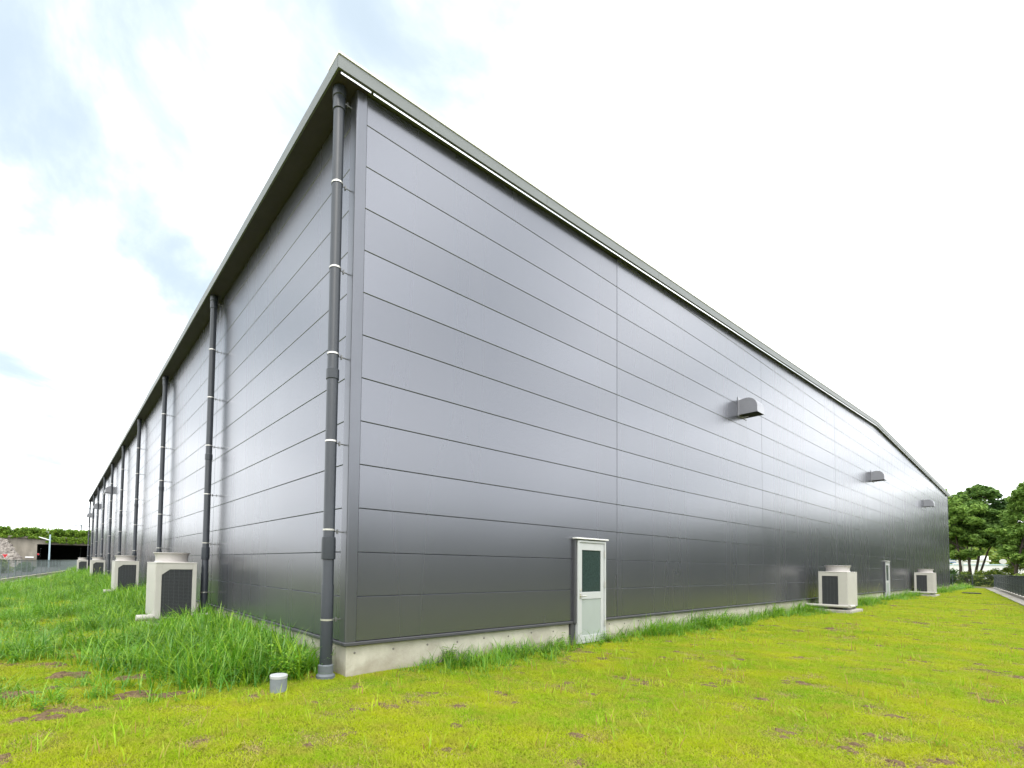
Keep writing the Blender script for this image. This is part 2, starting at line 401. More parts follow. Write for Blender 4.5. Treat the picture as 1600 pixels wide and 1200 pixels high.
# boundary lines (fences) in plan
LF = [Vector((-10.4, -6.0)), Vector((-5.64, 33.5)), Vector((-2.57, 58.4)), Vector((-0.3, 84.0))]
RF = [Vector((-10.0, -9.4)), Vector((39.6, -4.62)), Vector((67.3, -1.95))]
FF = [Vector((67.3, -1.95)), Vector((70.6, 1.1)), Vector((80.0, 9.8))]

def strip(line, off0, off1, z0, z1, name, material, kind='structure'):
    """prismatic strip along a polyline; offsets to the left of travel"""
    ns = []
    for i in range(len(line)):
        a = line[max(i - 1, 0)]; b = line[min(i + 1, len(line) - 1)]; d = (b - a).normalized(); ns.append(Vector((-d.y, d.x)))
    mb = MB()
    for i in range(len(line) - 1):
        q = []
        for j in (i, i + 1):
            for o_ in (off0, off1): q.append(line[j] + ns[j] * o_)
        a, b, c, d = q
        V = [(p.x, p.y, z) for z in (z0, z1) for p in (a, b, d, c)]
        Fs = [(3, 2, 1, 0), (4, 5, 6, 7), (0, 1, 5, 4), (1, 2, 6, 5), (2, 3, 7, 6), (3, 0, 4, 7)]
        mb.raw(V, Fs)
    o = mb.build(name, material); tag(o, kind=kind); return o
strip(LF, -0.12, 0.12, -0.1, 0.24, 'kerb', M_['concrete_pale'])
strip(LF, -0.62, -0.13, -0.1, 0.035, 'path', M_['concrete_pale'])
strip(RF, -0.10, 0.10, -0.1, 0.17, 'kerb', M_['concrete_pale'])
strip(RF, 0.11, 0.55, -0.1, 0.035, 'path', M_['concrete_pale'])
strip(FF, -0.08, 0.08, -0.1, 0.12, 'kerb', M_['concrete'])
# road beyond the left fence, running to the underpass
mb = MB(); mb.poly([(-60, 40, 0.03), (-6.3, 40, 0.03), (-1.4, 84, 0.03), (14, 90, 0.03), (14, 130, 0.03), (-60, 130, 0.03)])
tag(mb.build('road', M_['asphalt']), kind='structure')

# ================================================================== warehouse
ZB, HP = 0.45, 0.6
XEND, YEND = 57.3, 61.9
EAVE, RIDGE, RX, EAVE2 = 8.245, 9.33, 30.7, 8.20     # fascia tops
FH = 0.18                                              # fascia height
s1 = (RIDGE - EAVE) / (RX + 0.36); s2 = (EAVE2 - RIDGE) / (XEND + 0.1 - RX)
def ztop(x): return min(EAVE + s1 * (x + 0.36), RIDGE + s2 * (x - RX))
WH = thing('warehouse', 'long dark grey metal clad warehouse with low pitched roof and rows of downpipes', 'warehouse')
# wall core behind the joints
mb = MB()
core = [(0.05, ZB + 0.02), (XEND - 0.05, ZB + 0.02), (XEND - 0.05, ztop(XEND) - FH), (RX, RIDGE - FH), (0.05, ztop(0.05) - FH)]
mb.prism(core, 0.045, 0.30)
mb.box(0.045, 0.30, 0.301, YEND - 0.05, ZB + 0.02, EAVE - FH)
mb.box(XEND - 0.30, XEND - 0.05, 0.301, YEND - 0.05, ZB + 0.02, EAVE2 - FH)
mb.prism([(x, z) for x, z in core], YEND - 0.30, YEND - 0.06)
mb.build('wall_core', M_['core'], WH)
# panels on the two visible walls
GAP, GV = 0.0045, 0.016
joints = [0.145, 6.433, 14.79, 23.15, 31.52, 38.5, 46.8, 53.9, XEND - 0.14]
shared = {}
def add_panel(poly, loc, rz):
    key = tuple((round(x - poly[0][0], 4), round(z - poly[0][1], 4)) for x, z in poly)
    if key not in shared:
        p0 = poly[0]; shared[key] = plate([(x - p0[0], z - p0[1]) for x, z in poly]).mesh('panel', M_['panel'])
    return link('panel', shared[key], WH, loc, rz)
for bi in range(len(joints) - 1):
    xa, xb = joints[bi] + GV / 2, joints[bi + 1] - GV / 2
    for r in range(16):
        za, zb = ZB + r * HP + (GAP / 2 if r else 0), ZB + (r + 1) * HP - GAP / 2
        poly = [(xa, za), (xb, za), (xb, zb), (xa, zb)]
        tp = 0.004
        poly = clip(poly, -s1, 1, EAVE - FH - tp + s1 * 0.36)
        if len(poly) < 3: continue
        poly = clip(poly, -s2, 1, RIDGE - FH - tp - s2 * RX)
        if len(poly) < 3: continue
        ar = 0.5 * abs(sum(poly[i][0] * poly[(i + 1) % len(poly)][1] - poly[(i + 1) % len(poly)][0] * poly[i][1] for i in range(len(poly))))
        hh = max(p[1] for p in poly) - min(p[1] for p in poly)
        if ar < 0.05 or hh < 0.03: continue
        add_panel(poly, (poly[0][0], 0, poly[0][1]), 0)
PY0, PDY = 0.155, 6.7735
yj = [0.16] + [PY0 + PDY * k + 0.22 for k in range(1, 10)] + [YEND - 0.02]
yj = [y for y in yj if y < YEND - 0.5] + [YEND - 0.14]
for bi in range(len(yj) - 1):
    ya, yb = yj[bi] + GV / 2, yj[bi + 1] - GV / 2
    for r in range(13):
        za, zb = ZB + r * HP + (GAP / 2 if r else 0), min(ZB + (r + 1) * HP - GAP / 2, EAVE - FH - 0.01)
        add_panel([(0, za), (yb - ya, za), (yb - ya, zb), (0, zb)], (0, yb, za), -math.pi / 2)
# the two walls out of view, plain sheets with the same rows
for r in range(13):
    za, zb = ZB + r * HP + (GAP / 2 if r else 0), min(ZB + (r + 1) * HP - GAP / 2, EAVE2 - FH - 0.01)
    add_panel([(0, za), (YEND - 0.4, za), (YEND - 0.4, zb), (0, zb)], (XEND, 0.2, za), math.pi / 2)
    add_panel([(0, za), (XEND - 0.4, za), (XEND - 0.4, zb), (0, zb)], (XEND - 0.2, YEND, za), math.pi)
# corner flashings: bent L with rounded nose
def corner(x, y, sx, sy, ztop_):
    prof = [(x + sx * 0.147, y + sy * 0.004), (x + sx * 0.147, y - sy * 0.012), (x + sx * 0.012, y - sy * 0.012), (x + sx * 0.001, y - sy * 0.009),
            (x - sx * 0.009, y + sy * 0.001), (x - sx * 0.012, y + sy * 0.012), (x - sx * 0.012, y + sy * 0.163), (x + sx * 0.004, y + sy * 0.163), (x + sx * 0.004, y + sy * 0.004)]
    n = len(prof); z0, z1 = ZB - 0.004, ztop_
    V = [(a, b, z0) for a, b in prof] + [(a, b, z1) for a, b in prof]
    Fs = [(k, (k + 1) % n, n + (k + 1) % n, n + k) for k in range(n)]
    if sx * sy > 0: Fs = [tuple(reversed(f)) for f in Fs]
    MB().raw(V, Fs).build('corner_flashing', M_['trim'], WH)
corner(0, 0, 1, 1, EAVE - FH - 0.004)
corner(XEND, 0, -1, 1, EAVE2 - FH - 0.03)
corner(0, YEND, 1, -1, EAVE - FH - 0.004)
corner(XEND, YEND, -1, -1, EAVE2 - FH - 0.03)
# drip flashing at the wall foot
DZ0, DZ1 = ZB - 0.055, ZB - 0.006
dd = 0.028
doors = [(4.955, 5.905), (32.15, 33.1)]
def drip_seg(x0, x1, y0, y1): return MB().box(x0, x1, y0, y1, DZ0, DZ1, 0.008)
drip_seg(-dd, doors[0][0] - 0.075, -dd, 0.06).build('drip_flashing', M_['trim_dark'], WH)
drip_seg(doors[0][1] + 0.02, doors[1][0] - 0.075, -dd, 0.06).build('drip_flashing', M_['trim_dark'], WH)
drip_seg(doors[1][1] + 0.02, XEND + dd, -dd, 0.06).build('drip_flashing', M_['trim_dark'], WH)
drip_seg(-dd, 0.06, 0.062, YEND + dd).build('drip_flashing', M_['trim_dark'], WH)
# foundation upstand, with filled tie holes
fi = 0.035
mb = MB(); mb.box(fi, XEND - fi, fi, 0.35, -0.3, DZ0 - 0.002, 0.01)
fnd = mb.build('foundation', M_['concrete'], WH)
mb = MB(); mb.box(fi, 0.35, 0.352, YEND - fi, -0.3, DZ0 - 0.002, 0.01); fnd2 = mb.build('foundation', M_['concrete'], WH)
mb = MB(); mb.box(XEND - 0.35, XEND - fi, 0.352, YEND - fi, -0.3, DZ0 - 0.002, 0.01); mb.build('foundation', M_['concrete'], WH)
hole = MB(); hole.lathe([(0.017, 0.0), (0.014, 0.006), (0.0, 0.0061)], n=10, cap0=False, cap1=False)
hme = hole.mesh('tie_hole', M_['hole'])
for k in range(34):
    x = 0.16 + k * 0.6
    if any(a - 0.3 < x < b + 0.1 for a, b in doors): continue
    o = link('tie_hole', hme, fnd, (x + 0.03 * math.sin(k * 7.1), fi, 0.29 + 0.012 * math.sin(k * 3.3))); o.rotation_euler = (math.pi / 2, 0, 0)
for k in range(12):
    o = link('tie_hole', hme, fnd2, (fi, 0.5 + k * 0.6, 0.29 + 0.012 * math.sin(k * 2.3))); o.rotation_euler = (0, -math.pi / 2, 0)

# roof edge: fascia, soffit, white seal strip, roof
OX, OY = 0.36, 0.125
def sloped(x0, x1, y0, y1, dz0, dz1, mb=None):
    """box following the gable line"""
    mb = mb or MB(); xs = [x0, x1] if not (x0 < RX < x1) else [x0, RX, x1]
    for a, b in zip(xs[:-1], xs[1:]):
        V = [(x, y, ztop(x) + d) for d in (dz0, dz1) for (x, y) in ((a, y0), (b, y0), (b, y1), (a, y1))]
        mb.raw(V, [(3, 2, 1, 0), (4, 5, 6, 7), (0, 1, 5, 4), (1, 2, 6, 5), (2, 3, 7, 6), (3, 0, 4, 7)])
    return mb
fx = [-OX] + [3.9 + 4.1 * k for k in range(0, 14) if 3.9 + 4.1 * k < XEND - 1] + [XEND + 0.1]
for a, b in zip(fx[:-1], fx[1:]):
    sloped(a + 0.003, b - 0.003, -OY, -OY + 0.03, -FH, 0).build('gable_fascia', M_['fascia'], WH)
sloped(-OX - 0.004, XEND + 0.104, -OY - 0.012, -OY + 0.3, 0.002, 0.034).build('lit_verge_edge', M_['strip'], WH)  # white colour stands in for bright light on the roof edge
def tilted(x0, x1):
    """drip strip under the verge: bright folded metal, just behind the fascia plane"""
    mb = MB(); xs = [x0, x1] if not (x0 < RX < x1) else [x0, RX, x1]
    sec = [(-0.10, -FH - 0.022), (-0.107, -FH - 0.022), (-0.110, -FH - 0.055), (-0.103, -FH - 0.055)]
    for a, b in zip(xs[:-1], xs[1:]):
        n = len(sec); V = [(x, y, ztop(x) + d) for x in (a, b) for y, d in sec]
        mb.raw(V, [tuple(reversed(range(n))), tuple(range(n, 2 * n))] + [(k, (k + 1) % n, n + (k + 1) % n, n + k) for k in range(n)])
    return mb
tilted(0.19, XEND - 0.2).build('seal_strip', M_['bright'], WH)
tilted(-OX + 0.05, 0.15).build('seal_strip', M_['bright'], WH)
sloped(-OX + 0.02, XEND + 0.07, -OY + 0.031, 0.14, -FH + 0.02, -FH + 0.03).build('gable_soffit', M_['fascia'], WH)
fy = [-OY] + [3.6 + 4.1 * k for k in range(0, 15) if 3.6 + 4.1 * k < YEND - 1] + [YEND + 0.15]
for a, b in zip(fy[:-1], fy[1:]):
    MB().box(-OX, -OX + 0.03, a + (0.033 if a < 0 else 0.003), b - 0.003, EAVE - FH, EAVE - 0.001).build('eave_fascia', M_['fascia'], WH)
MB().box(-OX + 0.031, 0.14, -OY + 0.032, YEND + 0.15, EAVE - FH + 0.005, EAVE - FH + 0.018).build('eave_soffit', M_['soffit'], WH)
sloped(-OX + 0.031, XEND + 0.07, -OY + 0.031, YEND + 0.15, -0.06, -0.004).build('roof', M_['roof'], WH)

# doors
def door(x0, x1):
    ztop_ = 2.02
    d = MB(); w_ = x1 - x0; yf = -0.055
    # leaf with stiles and rails around the two infills
    st = 0.105
    for a, b, c, e in ((x0 + 0.05, x0 + 0.05 + st, 0.05, ztop_ - 0.045), (x1 - 0.05 - st, x1 - 0.05, 0.05, ztop_ - 0.045)):
        d.box(a, b, yf, -0.01, c, e, 0.004)
    xa, xb = x0 + 0.05 + st, x1 - 0.05 - st
    for c, e in ((0.05, 0.15), (0.86, 1.0), (1.83, ztop_ - 0.045)): d.box(xa, xb, yf + 0.001, -0.01, c, e, 0.003)
    o = d.build('door', M_['door'], WH)
    f = MB()
    f.box(x0, x0 + 0.045, -0.075, 0.3, 0.0, ztop_, 0.004); f.box(x1 - 0.045, x1, -0.075, 0.3, 0.0, ztop_, 0.004)
    f.box(x0 + 0.0455, x1 - 0.0455, -0.074, 0.04, ztop_ - 0.042, ztop_, 0.004); f.box(x0 + 0.0455, x1 - 0.0455, -0.074, 0.3, 0.0, 0.045, 0.004)
    f.build('door_frame', M_['door'], o)
    MB().box(xa - 0.005, xb + 0.005, -0.04, -0.02, 1.0, 1.83).build('pane', M_['glass'], o)
    MB().box(xa - 0.005, xb + 0.005, -0.043, -0.02, 0.15, 0.86).build('lower_panel', M_['door_low'], o)
    h = MB(); h.box(x0 + 0.075, x0 + 0.125, yf - 0.012, yf, 0.88, 0.98, 0.004); h.tube([(x0 + 0.1, yf - 0.01, 0.93), (x0 + 0.1, yf - 0.05, 0.93), (x0 + 0.22, yf - 0.055, 0.925)], 0.010, 8)
    h.build('handle', M_['steel'], o)
    MB().box(x0 + 0.08, x0 + 0.125, yf - 0.012, yf, 1.02, 1.065, 0.004).build('lock', M_['steel'], o)
    for z in (1.70, 1.08, 0.3):
        MB().lathe([(0.012, z), (0.012, z + 0.12)], x1 - 0.048, -0.079, n=10).build('hinge', M_['steel'], o)
    hd = MB(); hd.box(x0 - 0.085, x1 + 0.05, -0.105, -0.0, ztop_ + 0.022, ztop_ + 0.05, 0.004)
    hd.build('head_flashing', M_['strip'], o)
    j = MB(); j.box(x0 - 0.075, x0 - 0.002, -0.05, 0.04, DZ0, ztop_ + 0.02, 0.003); j.box(x0 - 0.14, x0 - 0.003, -0.02, 0.3, -0.1, DZ0 - 0.002, 0.003)
    j.box(x1 + 0.002, x1 + 0.02, -0.04, 0.04, DZ0, ztop_ + 0.02, 0.003); j.box(x1 + 0.003, x1 + 0.045, -0.015, 0.3, -0.1, DZ0 - 0.002, 0.003)
    j.box(x0 - 0.002, x1 + 0.002, -0.05, 0.02, ztop_ + 0.002, ztop_ + 0.0215, 0.003)
    j.build('jamb_flashing', M_['trim_dark'], o)
    b = MB(); b.box(x0 + 0.0455, x1 - 0.0455, -0.009, 0.02, 0.046, ztop_ - 0.043); b.build('backing', M_['core'], o)
    return o
for a, b in doors: door(a, b)

# vent hoods: quarter-round cowl on a flange, near-black sheet painting the shade underneath
def hood(loc, rz):
    W, D, H = 0.55, 0.50, 0.47
    prof = [(0.0, 0.0), (-D, 0.0), (-D, 0.12)] + [(-D + 0.30 - 0.30 * math.cos(a), 0.17 + 0.30 * math.sin(a)) for a in [R(k * 11.25) for k in range(0, 9)]] + [(-0.02, H - 0.02), (0, H - 0.02)]
    b = MB(); n = len(prof); t = 0.006
    for x, flip in ((0.0, 0), (W, 1)):
        pts = [(x, y, z) for y, z in prof]
        b.poly(pts if flip else list(reversed(pts)))
        x2 = x + (t if not flip else -t); pts = [(x2, y, z) for y, z in prof]; b.poly(list(reversed(pts)) if flip else pts)
    V = [(0, y, z) for y, z in prof] + [(W, y, z) for y, z in prof]
    for k in range(1, n - 1):
        b.raw([V[k], V[k + 1], V[n + k + 1], V[n + k]], [(0, 1, 2, 3)], True)
    o = b.build('vent_hood', M_['hood'], WH, loc, rz)
    f = MB(); f.box(-0.06, W + 0.06, -0.016, -0.001, -0.05, H + 0.06, 0.003)
    f.build('flange', M_['hood'], o)
    MB().box(0.008, W - 0.008, -D + 0.012, -0.017, 0.025, 0.035).build('opening_shade', M_['hood_shade'], o)
    MB().box(0.0, W, -D - 0.012, -D, -0.012, 0.03, 0.002).build('drip_lip', M_['hood'], o)
    l = MB(); l.box(W * 0.3, W * 0.36, -0.2, -0.016, -0.062, -0.052); l.build('damper_lever', M_['steel'], o)
    return o
for x in (12.95, 29.65, 45.2): hood((x, 0, 6.13), 0)
for y in (35.2, 48.6, 60.2): hood((0, y + 0.55, 6.2), -math.pi / 2)

# downpipes with sockets, clamps and stand-off brackets
def pipe_meshes():
    d = {}
    top = EAVE - FH + 0.004
    d['body'] = MB().lathe([(0.083, 0.16), (0.083, 1.20), (0.077, 1.22), (0.077, 4.05), (0.0745, 4.06), (0.0745, top - 0.2)], n=24).mesh('downpipe', M_['pvc'])
    d['s1'] = MB().lathe([(0.084, 1.545), (0.094, 1.55), (0.094, 1.80), (0.091, 1.84), (0.078, 1.845)], n=24, cap0=False, cap1=False).mesh('pipe_socket', M_['pvc'])
    d['s2'] = MB().lathe([(0.078, 3.975), (0.087, 3.98), (0.087, 4.11), (0.077, 4.125)], n=24, cap0=False, cap1=False).mesh('pipe_socket', M_['pvc'])
    d['top'] = MB().lathe([(0.0755, top - 0.32), (0.086, top - 0.315), (0.086, top - 0.16), (0.082, top - 0.15), (0.082, top - 0.14), (0.093, top - 0.13), (0.093, top)], n=24, cap0=False, cap1=False).mesh('outlet_socket', M_['pvc'])
    d['foot'] = MB().lathe([(0.125, -0.03), (0.125, 0.02), (0.100, 0.045), (0.100, 0.15), (0.0835, 0.165)], n=24, cap0=False, cap1=False).mesh('foot_socket', M_['pvc_pale'])
    b = MB().lathe([(0.079, -0.012), (0.0815, -0.011), (0.0815, -0.004), (0.0803, -0.003), (0.0803, 0.003), (0.0815, 0.004), (0.0815, 0.011), (0.079, 0.012)], n=24, cap0=False, cap1=False)
    d['band'] = b.mesh('clamp_band', M_['steel'])
    a = MB().tube([(0.07, -0.03, 0), (0.21, -0.03, -0.004)], 0.008, 6)
    a.box(0.10, 0.115, -0.05, -0.01, -0.03, 0.03, 0.003); a.box(0.198, 0.204, -0.06, 0.0, -0.035, 0.035)
    d['arm'] = a.mesh('clamp_bracket', M_['bracket'])
    return d
pm = pipe_meshes()
for k in range(10):
    y = PY0 + PDY * k if k < 9 else 61.3
    o = link('downpipe', pm['body'], WH, (-0.2, y, 0))
    for nm, key in (('pipe_socket', 's1'), ('pipe_socket', 's2'), ('outlet_socket', 'top'), ('foot_socket', 'foot')): link(nm, pm[key], o)
    for j in range(7):
        z = 7.9025 - 1.1924 * j
        bo = link('clamp_band', pm['band'], o, (0, 0, z)); bo.scale = (1.05, 1.05, 1) if j == 6 else (1, 1, 1)
        link('clamp_bracket', pm['arm'], o, (0, 0, z - 0.02 if j < 6 else z))

# ================================================================== air conditioners
AW, AD, AZ0, AZ1 = 0.84, 1.34, 0.2, 1.43
def ac_unit(label, loc, rz, chamfer, group, cover_side):
    """front (coil face, width AW) looks to local -y; long side AD along +y; origin front-left ground"""
    t = thing('air_conditioner', label, 'air conditioner', loc, rz, group)
    g0, g1 = (0.12, AW - 0.09) if chamfer else (0.10, AW * 0.68)
    zt, zl = AZ1 - 0.13, AZ0 + 0.02
    b = MB()
    b.box(0, AW, 0.028, AD, AZ0, AZ1 - 0.002, 0.008)
    # front frame pieces round the coil opening
    b.box(0.0, g0, 0, 0.03, AZ0 + 0.001, AZ1 - 0.004, 0.004); b.box(g1, AW, 0, 0.03, AZ0 + 0.001, AZ1 - 0.004, 0.004)
    b.box(g0 + 0.0005, g1 - 0.0005, 0.001, 0.03, zt, AZ1 - 0.005, 0.003)
    if chamfer: b.prism([(g0, zt), (g0, zt - 0.12), (g0 + 0.16, zt)], 0.002, 0.028)
    b.box(-0.004, AW + 0.004, -0.004, AD + 0.004, AZ1 - 0.0015, AZ1 + 0.03, 0.006)
    b.build('cabinet', M_['ac'], t)
    # side panels with a joint
    for x0, x1 in ((-0.006, 0.0), (AW, AW + 0.006)):
        MB().box(x0, x1, 0.05, AD - 0.04, AZ0 + 0.03, 0.76, 0.002).build('side_panel', M_['ac'], t)
        MB().box(x0, x1, 0.05, AD - 0.04, 0.768, AZ1 - 0.06, 0.002).build('side_panel', M_['ac'], t)
    c = MB().box(g0, g1, 0.0285, 0.035, zl, zt); c = MB(); c.box(g0 + 0.001, g1 - 0.001, 0.0265, 0.0278, zl, zt - 0.001)
    co = c.build('coil', M_['coil'], t)
    gr = MB(); k = 0; z = zl + 0.02
    while z < zt - 0.01:
        xs = g0 + (max(0, (z - (zt - 0.12)) / 0.12) * 0.16 if chamfer else 0)
        gr.box(xs, g1, 0.012, 0.016, z, z + 0.007); z += 0.032
    x = g0 + 0.05
    while x < g1:
        ze = zt - 0.002 if not chamfer or x > g0 + 0.16 else zt - 0.12 + (x - g0) * 0.75
        gr.box(x, x + 0.006, 0.016, 0.02, zl, ze); x += 0.1
    gr.build('coil_guard', M_['coil_wire'], t)
    sh = MB(); cx, cy = AW / 2, AD / 2
    sh.lathe([(0.375, AZ1 + 0.031), (0.352, AZ1 + 0.05), (0.345, AZ1 + 0.09), (0.347, AZ1 + 0.15), (0.362, AZ1 + 0.215), (0.385, AZ1 + 0.235), (0.392, AZ1 + 0.24), (0.392, AZ1 + 0.258), (0.37, AZ1 + 0.258), (0.335, AZ1 + 0.15), (0.33, AZ1 + 0.06)], cx, cy, n=32, cap0=False, cap1=False)
    s_ = sh.build('fan_shroud', M_['ac_shroud'], t)
    gg = MB()
    for rr in (0.08, 0.16, 0.24, 0.32): gg.tube([(cx + rr * math.cos(a), cy + rr * math.sin(a), AZ1 + 0.2) for a in [R(20 * q) for q in range(19)]], 0.004, 4, False)
    for q in range(6):
        a = R(60 * q); gg.tube([(cx, cy, AZ1 + 0.2), (cx + 0.335 * math.cos(a), cy + 0.335 * math.sin(a), AZ1 + 0.2)], 0.004, 4)
    gg.build('fan_guard', M_['coil_wire'], s_)
    for q in range(4):
        a = R(90 * q + 20); bl = MB()
        p = [(cx + r_ * math.cos(a + da), cy + r_ * math.sin(a + da), AZ1 + 0.1 + dz) for r_, da, dz in ((0.06, -0.2, 0.0), (0.30, -0.35, 0.0), (0.30, 0.35, 0.06), (0.06, 0.3, 0.04))]
        bl.poly(p); bl.poly(list(reversed([(a_, b_, c_ - 0.006) for a_, b_, c_ in p]))); bl.build('fan_blade', M_['coil'], s_)
    for x in (0.04, AW - 0.14):
        for y in (0.03, AD - 0.13): MB().box(x, x + 0.1, y, y + 0.1, 0.10, AZ0, 0.004).build('foot', M_['fence_pale'], t)
    # lagged pipework cover lying along the foot
    def cover(pts, rad): MB().tube(pts, rad, 12).build('pipe_cover', M_['cover'], t)
    if cover_side == 'front':
        cover([(AW + 0.03, -0.07, 0.23), (-0.1, -0.07, 0.225), (-0.37, -0.068, 0.22), (-0.42, -0.03, 0.225), (-0.42, 0.42, 0.25)], 0.052)
        cover([(AW + 0.062, -0.10, 0.232), (AW + 0.062, 0.5, 0.232)], 0.05)
    else:
        cover([(-0.02, 0.5, 0.21), (-0.02, 0.06, 0.215), (-0.07, -0.05, 0.235), (-0.22, -0.10, 0.245), (-0.36, -0.10, 0.245)], [0.06, 0.06, 0.065, 0.07, 0.07])
        cover([(AW + 0.0, 0.08, 0.2), (AW + 0.16, 0.05, 0.23), (AW + 0.36, 0.05, 0.24)], 0.045)
    return t
def pad(label, x0, x1, y0, y1, group):
    tag(MB().box(x0, x1, y0, y1, -0.1, 0.098, 0.012).build('concrete_pad', M_['concrete_pale']), label, 'concrete pad', group)
GL, GR = 'air conditioners along the downpipe wall', 'air conditioners along the gable wall'
Lu = [(-1.29, 6.57, 'nearest cream air conditioner with cut-corner dark coil beside the second downpipe'),
      (-1.16, 17.7, 'second cream air conditioner along the downpipe wall, feet hidden in grass'),
      (-1.02, 37.2, 'third cream air conditioner along the downpipe wall, half the size of the one before'),
      (-1.35, 53.5, 'farthest cream air conditioner of the downpipe wall, mostly hidden behind the third')]
for i, (x, y, lb) in enumerate(Lu):
    ac_unit(lb, (x, y, 0), 0, True, GL, 'side')
    pad(['concrete pad under the nearest air conditioner of the downpipe wall', 'concrete pad under the second air conditioner of the downpipe wall',
         'concrete pad under the third air conditioner of the downpipe wall', 'concrete pad under the farthest air conditioner of the downpipe wall'][i], x - 0.08, x + AW + 0.1, y - 0.1, y + AD + 0.1, 'air conditioner pads')
# right-hand units: coil face looks to -x  (local -y -> -x : rotate -90deg; local x -> -y)
Ru = [(19.15, -0.34, 'larger cream air conditioner by the gable wall, pipe cover along its foot'),
      (39.6, -0.16, 'smaller, farther cream air conditioner by the gable wall beyond the second door')]
for i, (x, y, lb) in enumerate(Ru):
    ac_unit(lb, (x, y, 0), -math.pi / 2, False, GR, 'front')
    pad(['concrete pad under the larger air conditioner of the gable wall', 'concrete pad under the smaller air conditioner of the gable wall'][i], x - 0.22, x + AD + 0.15, y - AW - 0.12, y + 0.1, 'air conditioner pads')

# drain stub with lid, lawn drain cover
t = thing('drain_pipe', 'short grey plastic drain stub with white lid beside the corner downpipe', 'drain pipe', (-0.93, -0.12, 0))
MB().lathe([(0.098, -0.05), (0.098, 0.14)], n=28).build('stub', M_['pvc_stub'], t)
MB().lathe([(0.102, 0.13), (0.103, 0.160), (0.098, 0.166), (0.0, 0.168)], n=28, cap1=False).build('lid', M_['pvc_white'], t)
t = thing('drain_cover', 'small dark round drain cover set in the far lawn', 'drain cover', (47.9, -1.95, 0.06))
MB().lathe([(0.42, -0.05), (0.42, 0.03), (0.39, 0.035), (0.0, 0.036)], n=24, cap1=False).build('lid', M_['iron'], t)
MB().lathe([(0.425, -0.08), (0.47, -0.08), (0.47, 0.025), (0.425, 0.03)], n=24, cap0=False, cap1=False).build('rim', M_['iron'], t)

# ================================================================== fences
def fence(line, label, zbase, h, material, spacing=2.0, horiz=False, pitch_=0.05, wire=0.004, skip=0.0):
    t = thing('fence', label, 'fence', (line[0].x, line[0].y, 0))
    o0 = line[0]
    for a, b in zip(line[:-1], line[1:]):
        d = (b - a); n = max(1, round(d.length / spacing)); st = d.length / n; ang = math.atan2(d.y, d.x)
        post = MB().box(-0.025, 0.025, -0.025, 0.025, zbase - 0.05, zbase + h + 0.02, 0.004).mesh('post', material)
        pn = MB()
        if horiz:
            z = zbase + 0.08
            while z < zbase + h - 0.03: pn.box(0.026, st - 0.026, -wire, wire, z - wire, z + wire); z += pitch_
        else:
            x = 0.03
            while x < st - 0.03: pn.box(x - wire, x + wire, -wire, wire, zbase + 0.04, zbase + h - 0.02); x += pitch_
            for z in (zbase + 0.12, zbase + h * 0.5, zbase + h - 0.12): pn.box(0.026, st - 0.026, wire, 3 * wire, z - wire, z + wire)
        pme = pn.mesh('mesh_panel', material)
        rail = MB().box(0.0265, st - 0.0265, -0.02, 0.02, zbase + h - 0.018, zbase + h + 0.015).mesh('top_rail', material)
        for k in range(n):
            p = a + d * (k / n) - o0
            if (a + d * (k / n) - Vector((CAM.x, CAM.y))).length < skip: continue
            link('post', post, t, (p.x, p.y, 0), ang); link('mesh_panel', pme, t, (p.x, p.y, 0), ang); link('top_rail', rail, t, (p.x, p.y, 0), ang)
    return t
fence(LF, 'grey wire mesh fence on a concrete kerb beside the road and underpass', 0.24, 1.15, M_['fence_pale'], 2.0, False, 0.075, 0.003)
fence(RF, 'dark grey close-barred fence on a kerb along the right edge of the lawn', 0.17, 1.17, M_['fence'], 2.0, False, 0.04, 0.0075)
fence(FF, 'thin wire fence across the far end of the lawn below the trees', 0.12, 1.15, M_['fence'], 2.2, True, 0.1, 0.006)

# ================================================================== foliage helpers
def leaf_cloud(centers, n_per, rad, size, seed, flat=0.6):
    """many small bent leaf quads scattered through clumps; returns verts, quads"""
    r = np.random.default_rng(seed); C = np.repeat(np.asarray(centers), n_per, 0); n = len(C)
    rd = np.repeat(np.asarray(rad), n_per)
    d = r.normal(size=(n, 3)); d /= np.linalg.norm(d, axis=1)[:, None]
    rr = r.random(n) ** 0.45
    P = C + d * (rr * rd)[:, None] * np.array([1, 1, flat])
    nrm = d * 0.6 + r.normal(size=(n, 3)) * 0.5 + np.array([0, 0, 0.7]); nrm /= np.linalg.norm(nrm, axis=1)[:, None]
    a = np.cross(nrm, r.normal(size=(n, 3))); a /= np.linalg.norm(a, axis=1)[:, None]; b = np.cross(nrm, a)
    s = size * (0.6 + 0.8 * r.random(n))[:, None]
    droop = nrm * s * 0.25
    V = np.stack([P - a * s, P + b * s * 0.5, P + a * s - droop, P - b * s * 0.5], 1).reshape(-1, 3)
    Q = np.arange(4 * n).reshape(-1, 4)
    return V, Q
def np_mesh(name, V, Q, material):
    me = bpy.data.meshes.new(name); V = np.asarray(V, np.float32); Q = np.asarray(Q, np.int32); k = Q.shape[1]
    me.vertices.add(len(V)); me.vertices.foreach_set('co', V.ravel())
    me.loops.add(Q.size); me.loops.foreach_set('vertex_index', Q.ravel())
    me.polygons.add(len(Q)); me.polygons.foreach_set('loop_start', np.arange(0, Q.size, k, dtype=np.int32))
    me.update(calc_edges=True); me.validate(); me.materials.append(material); return me

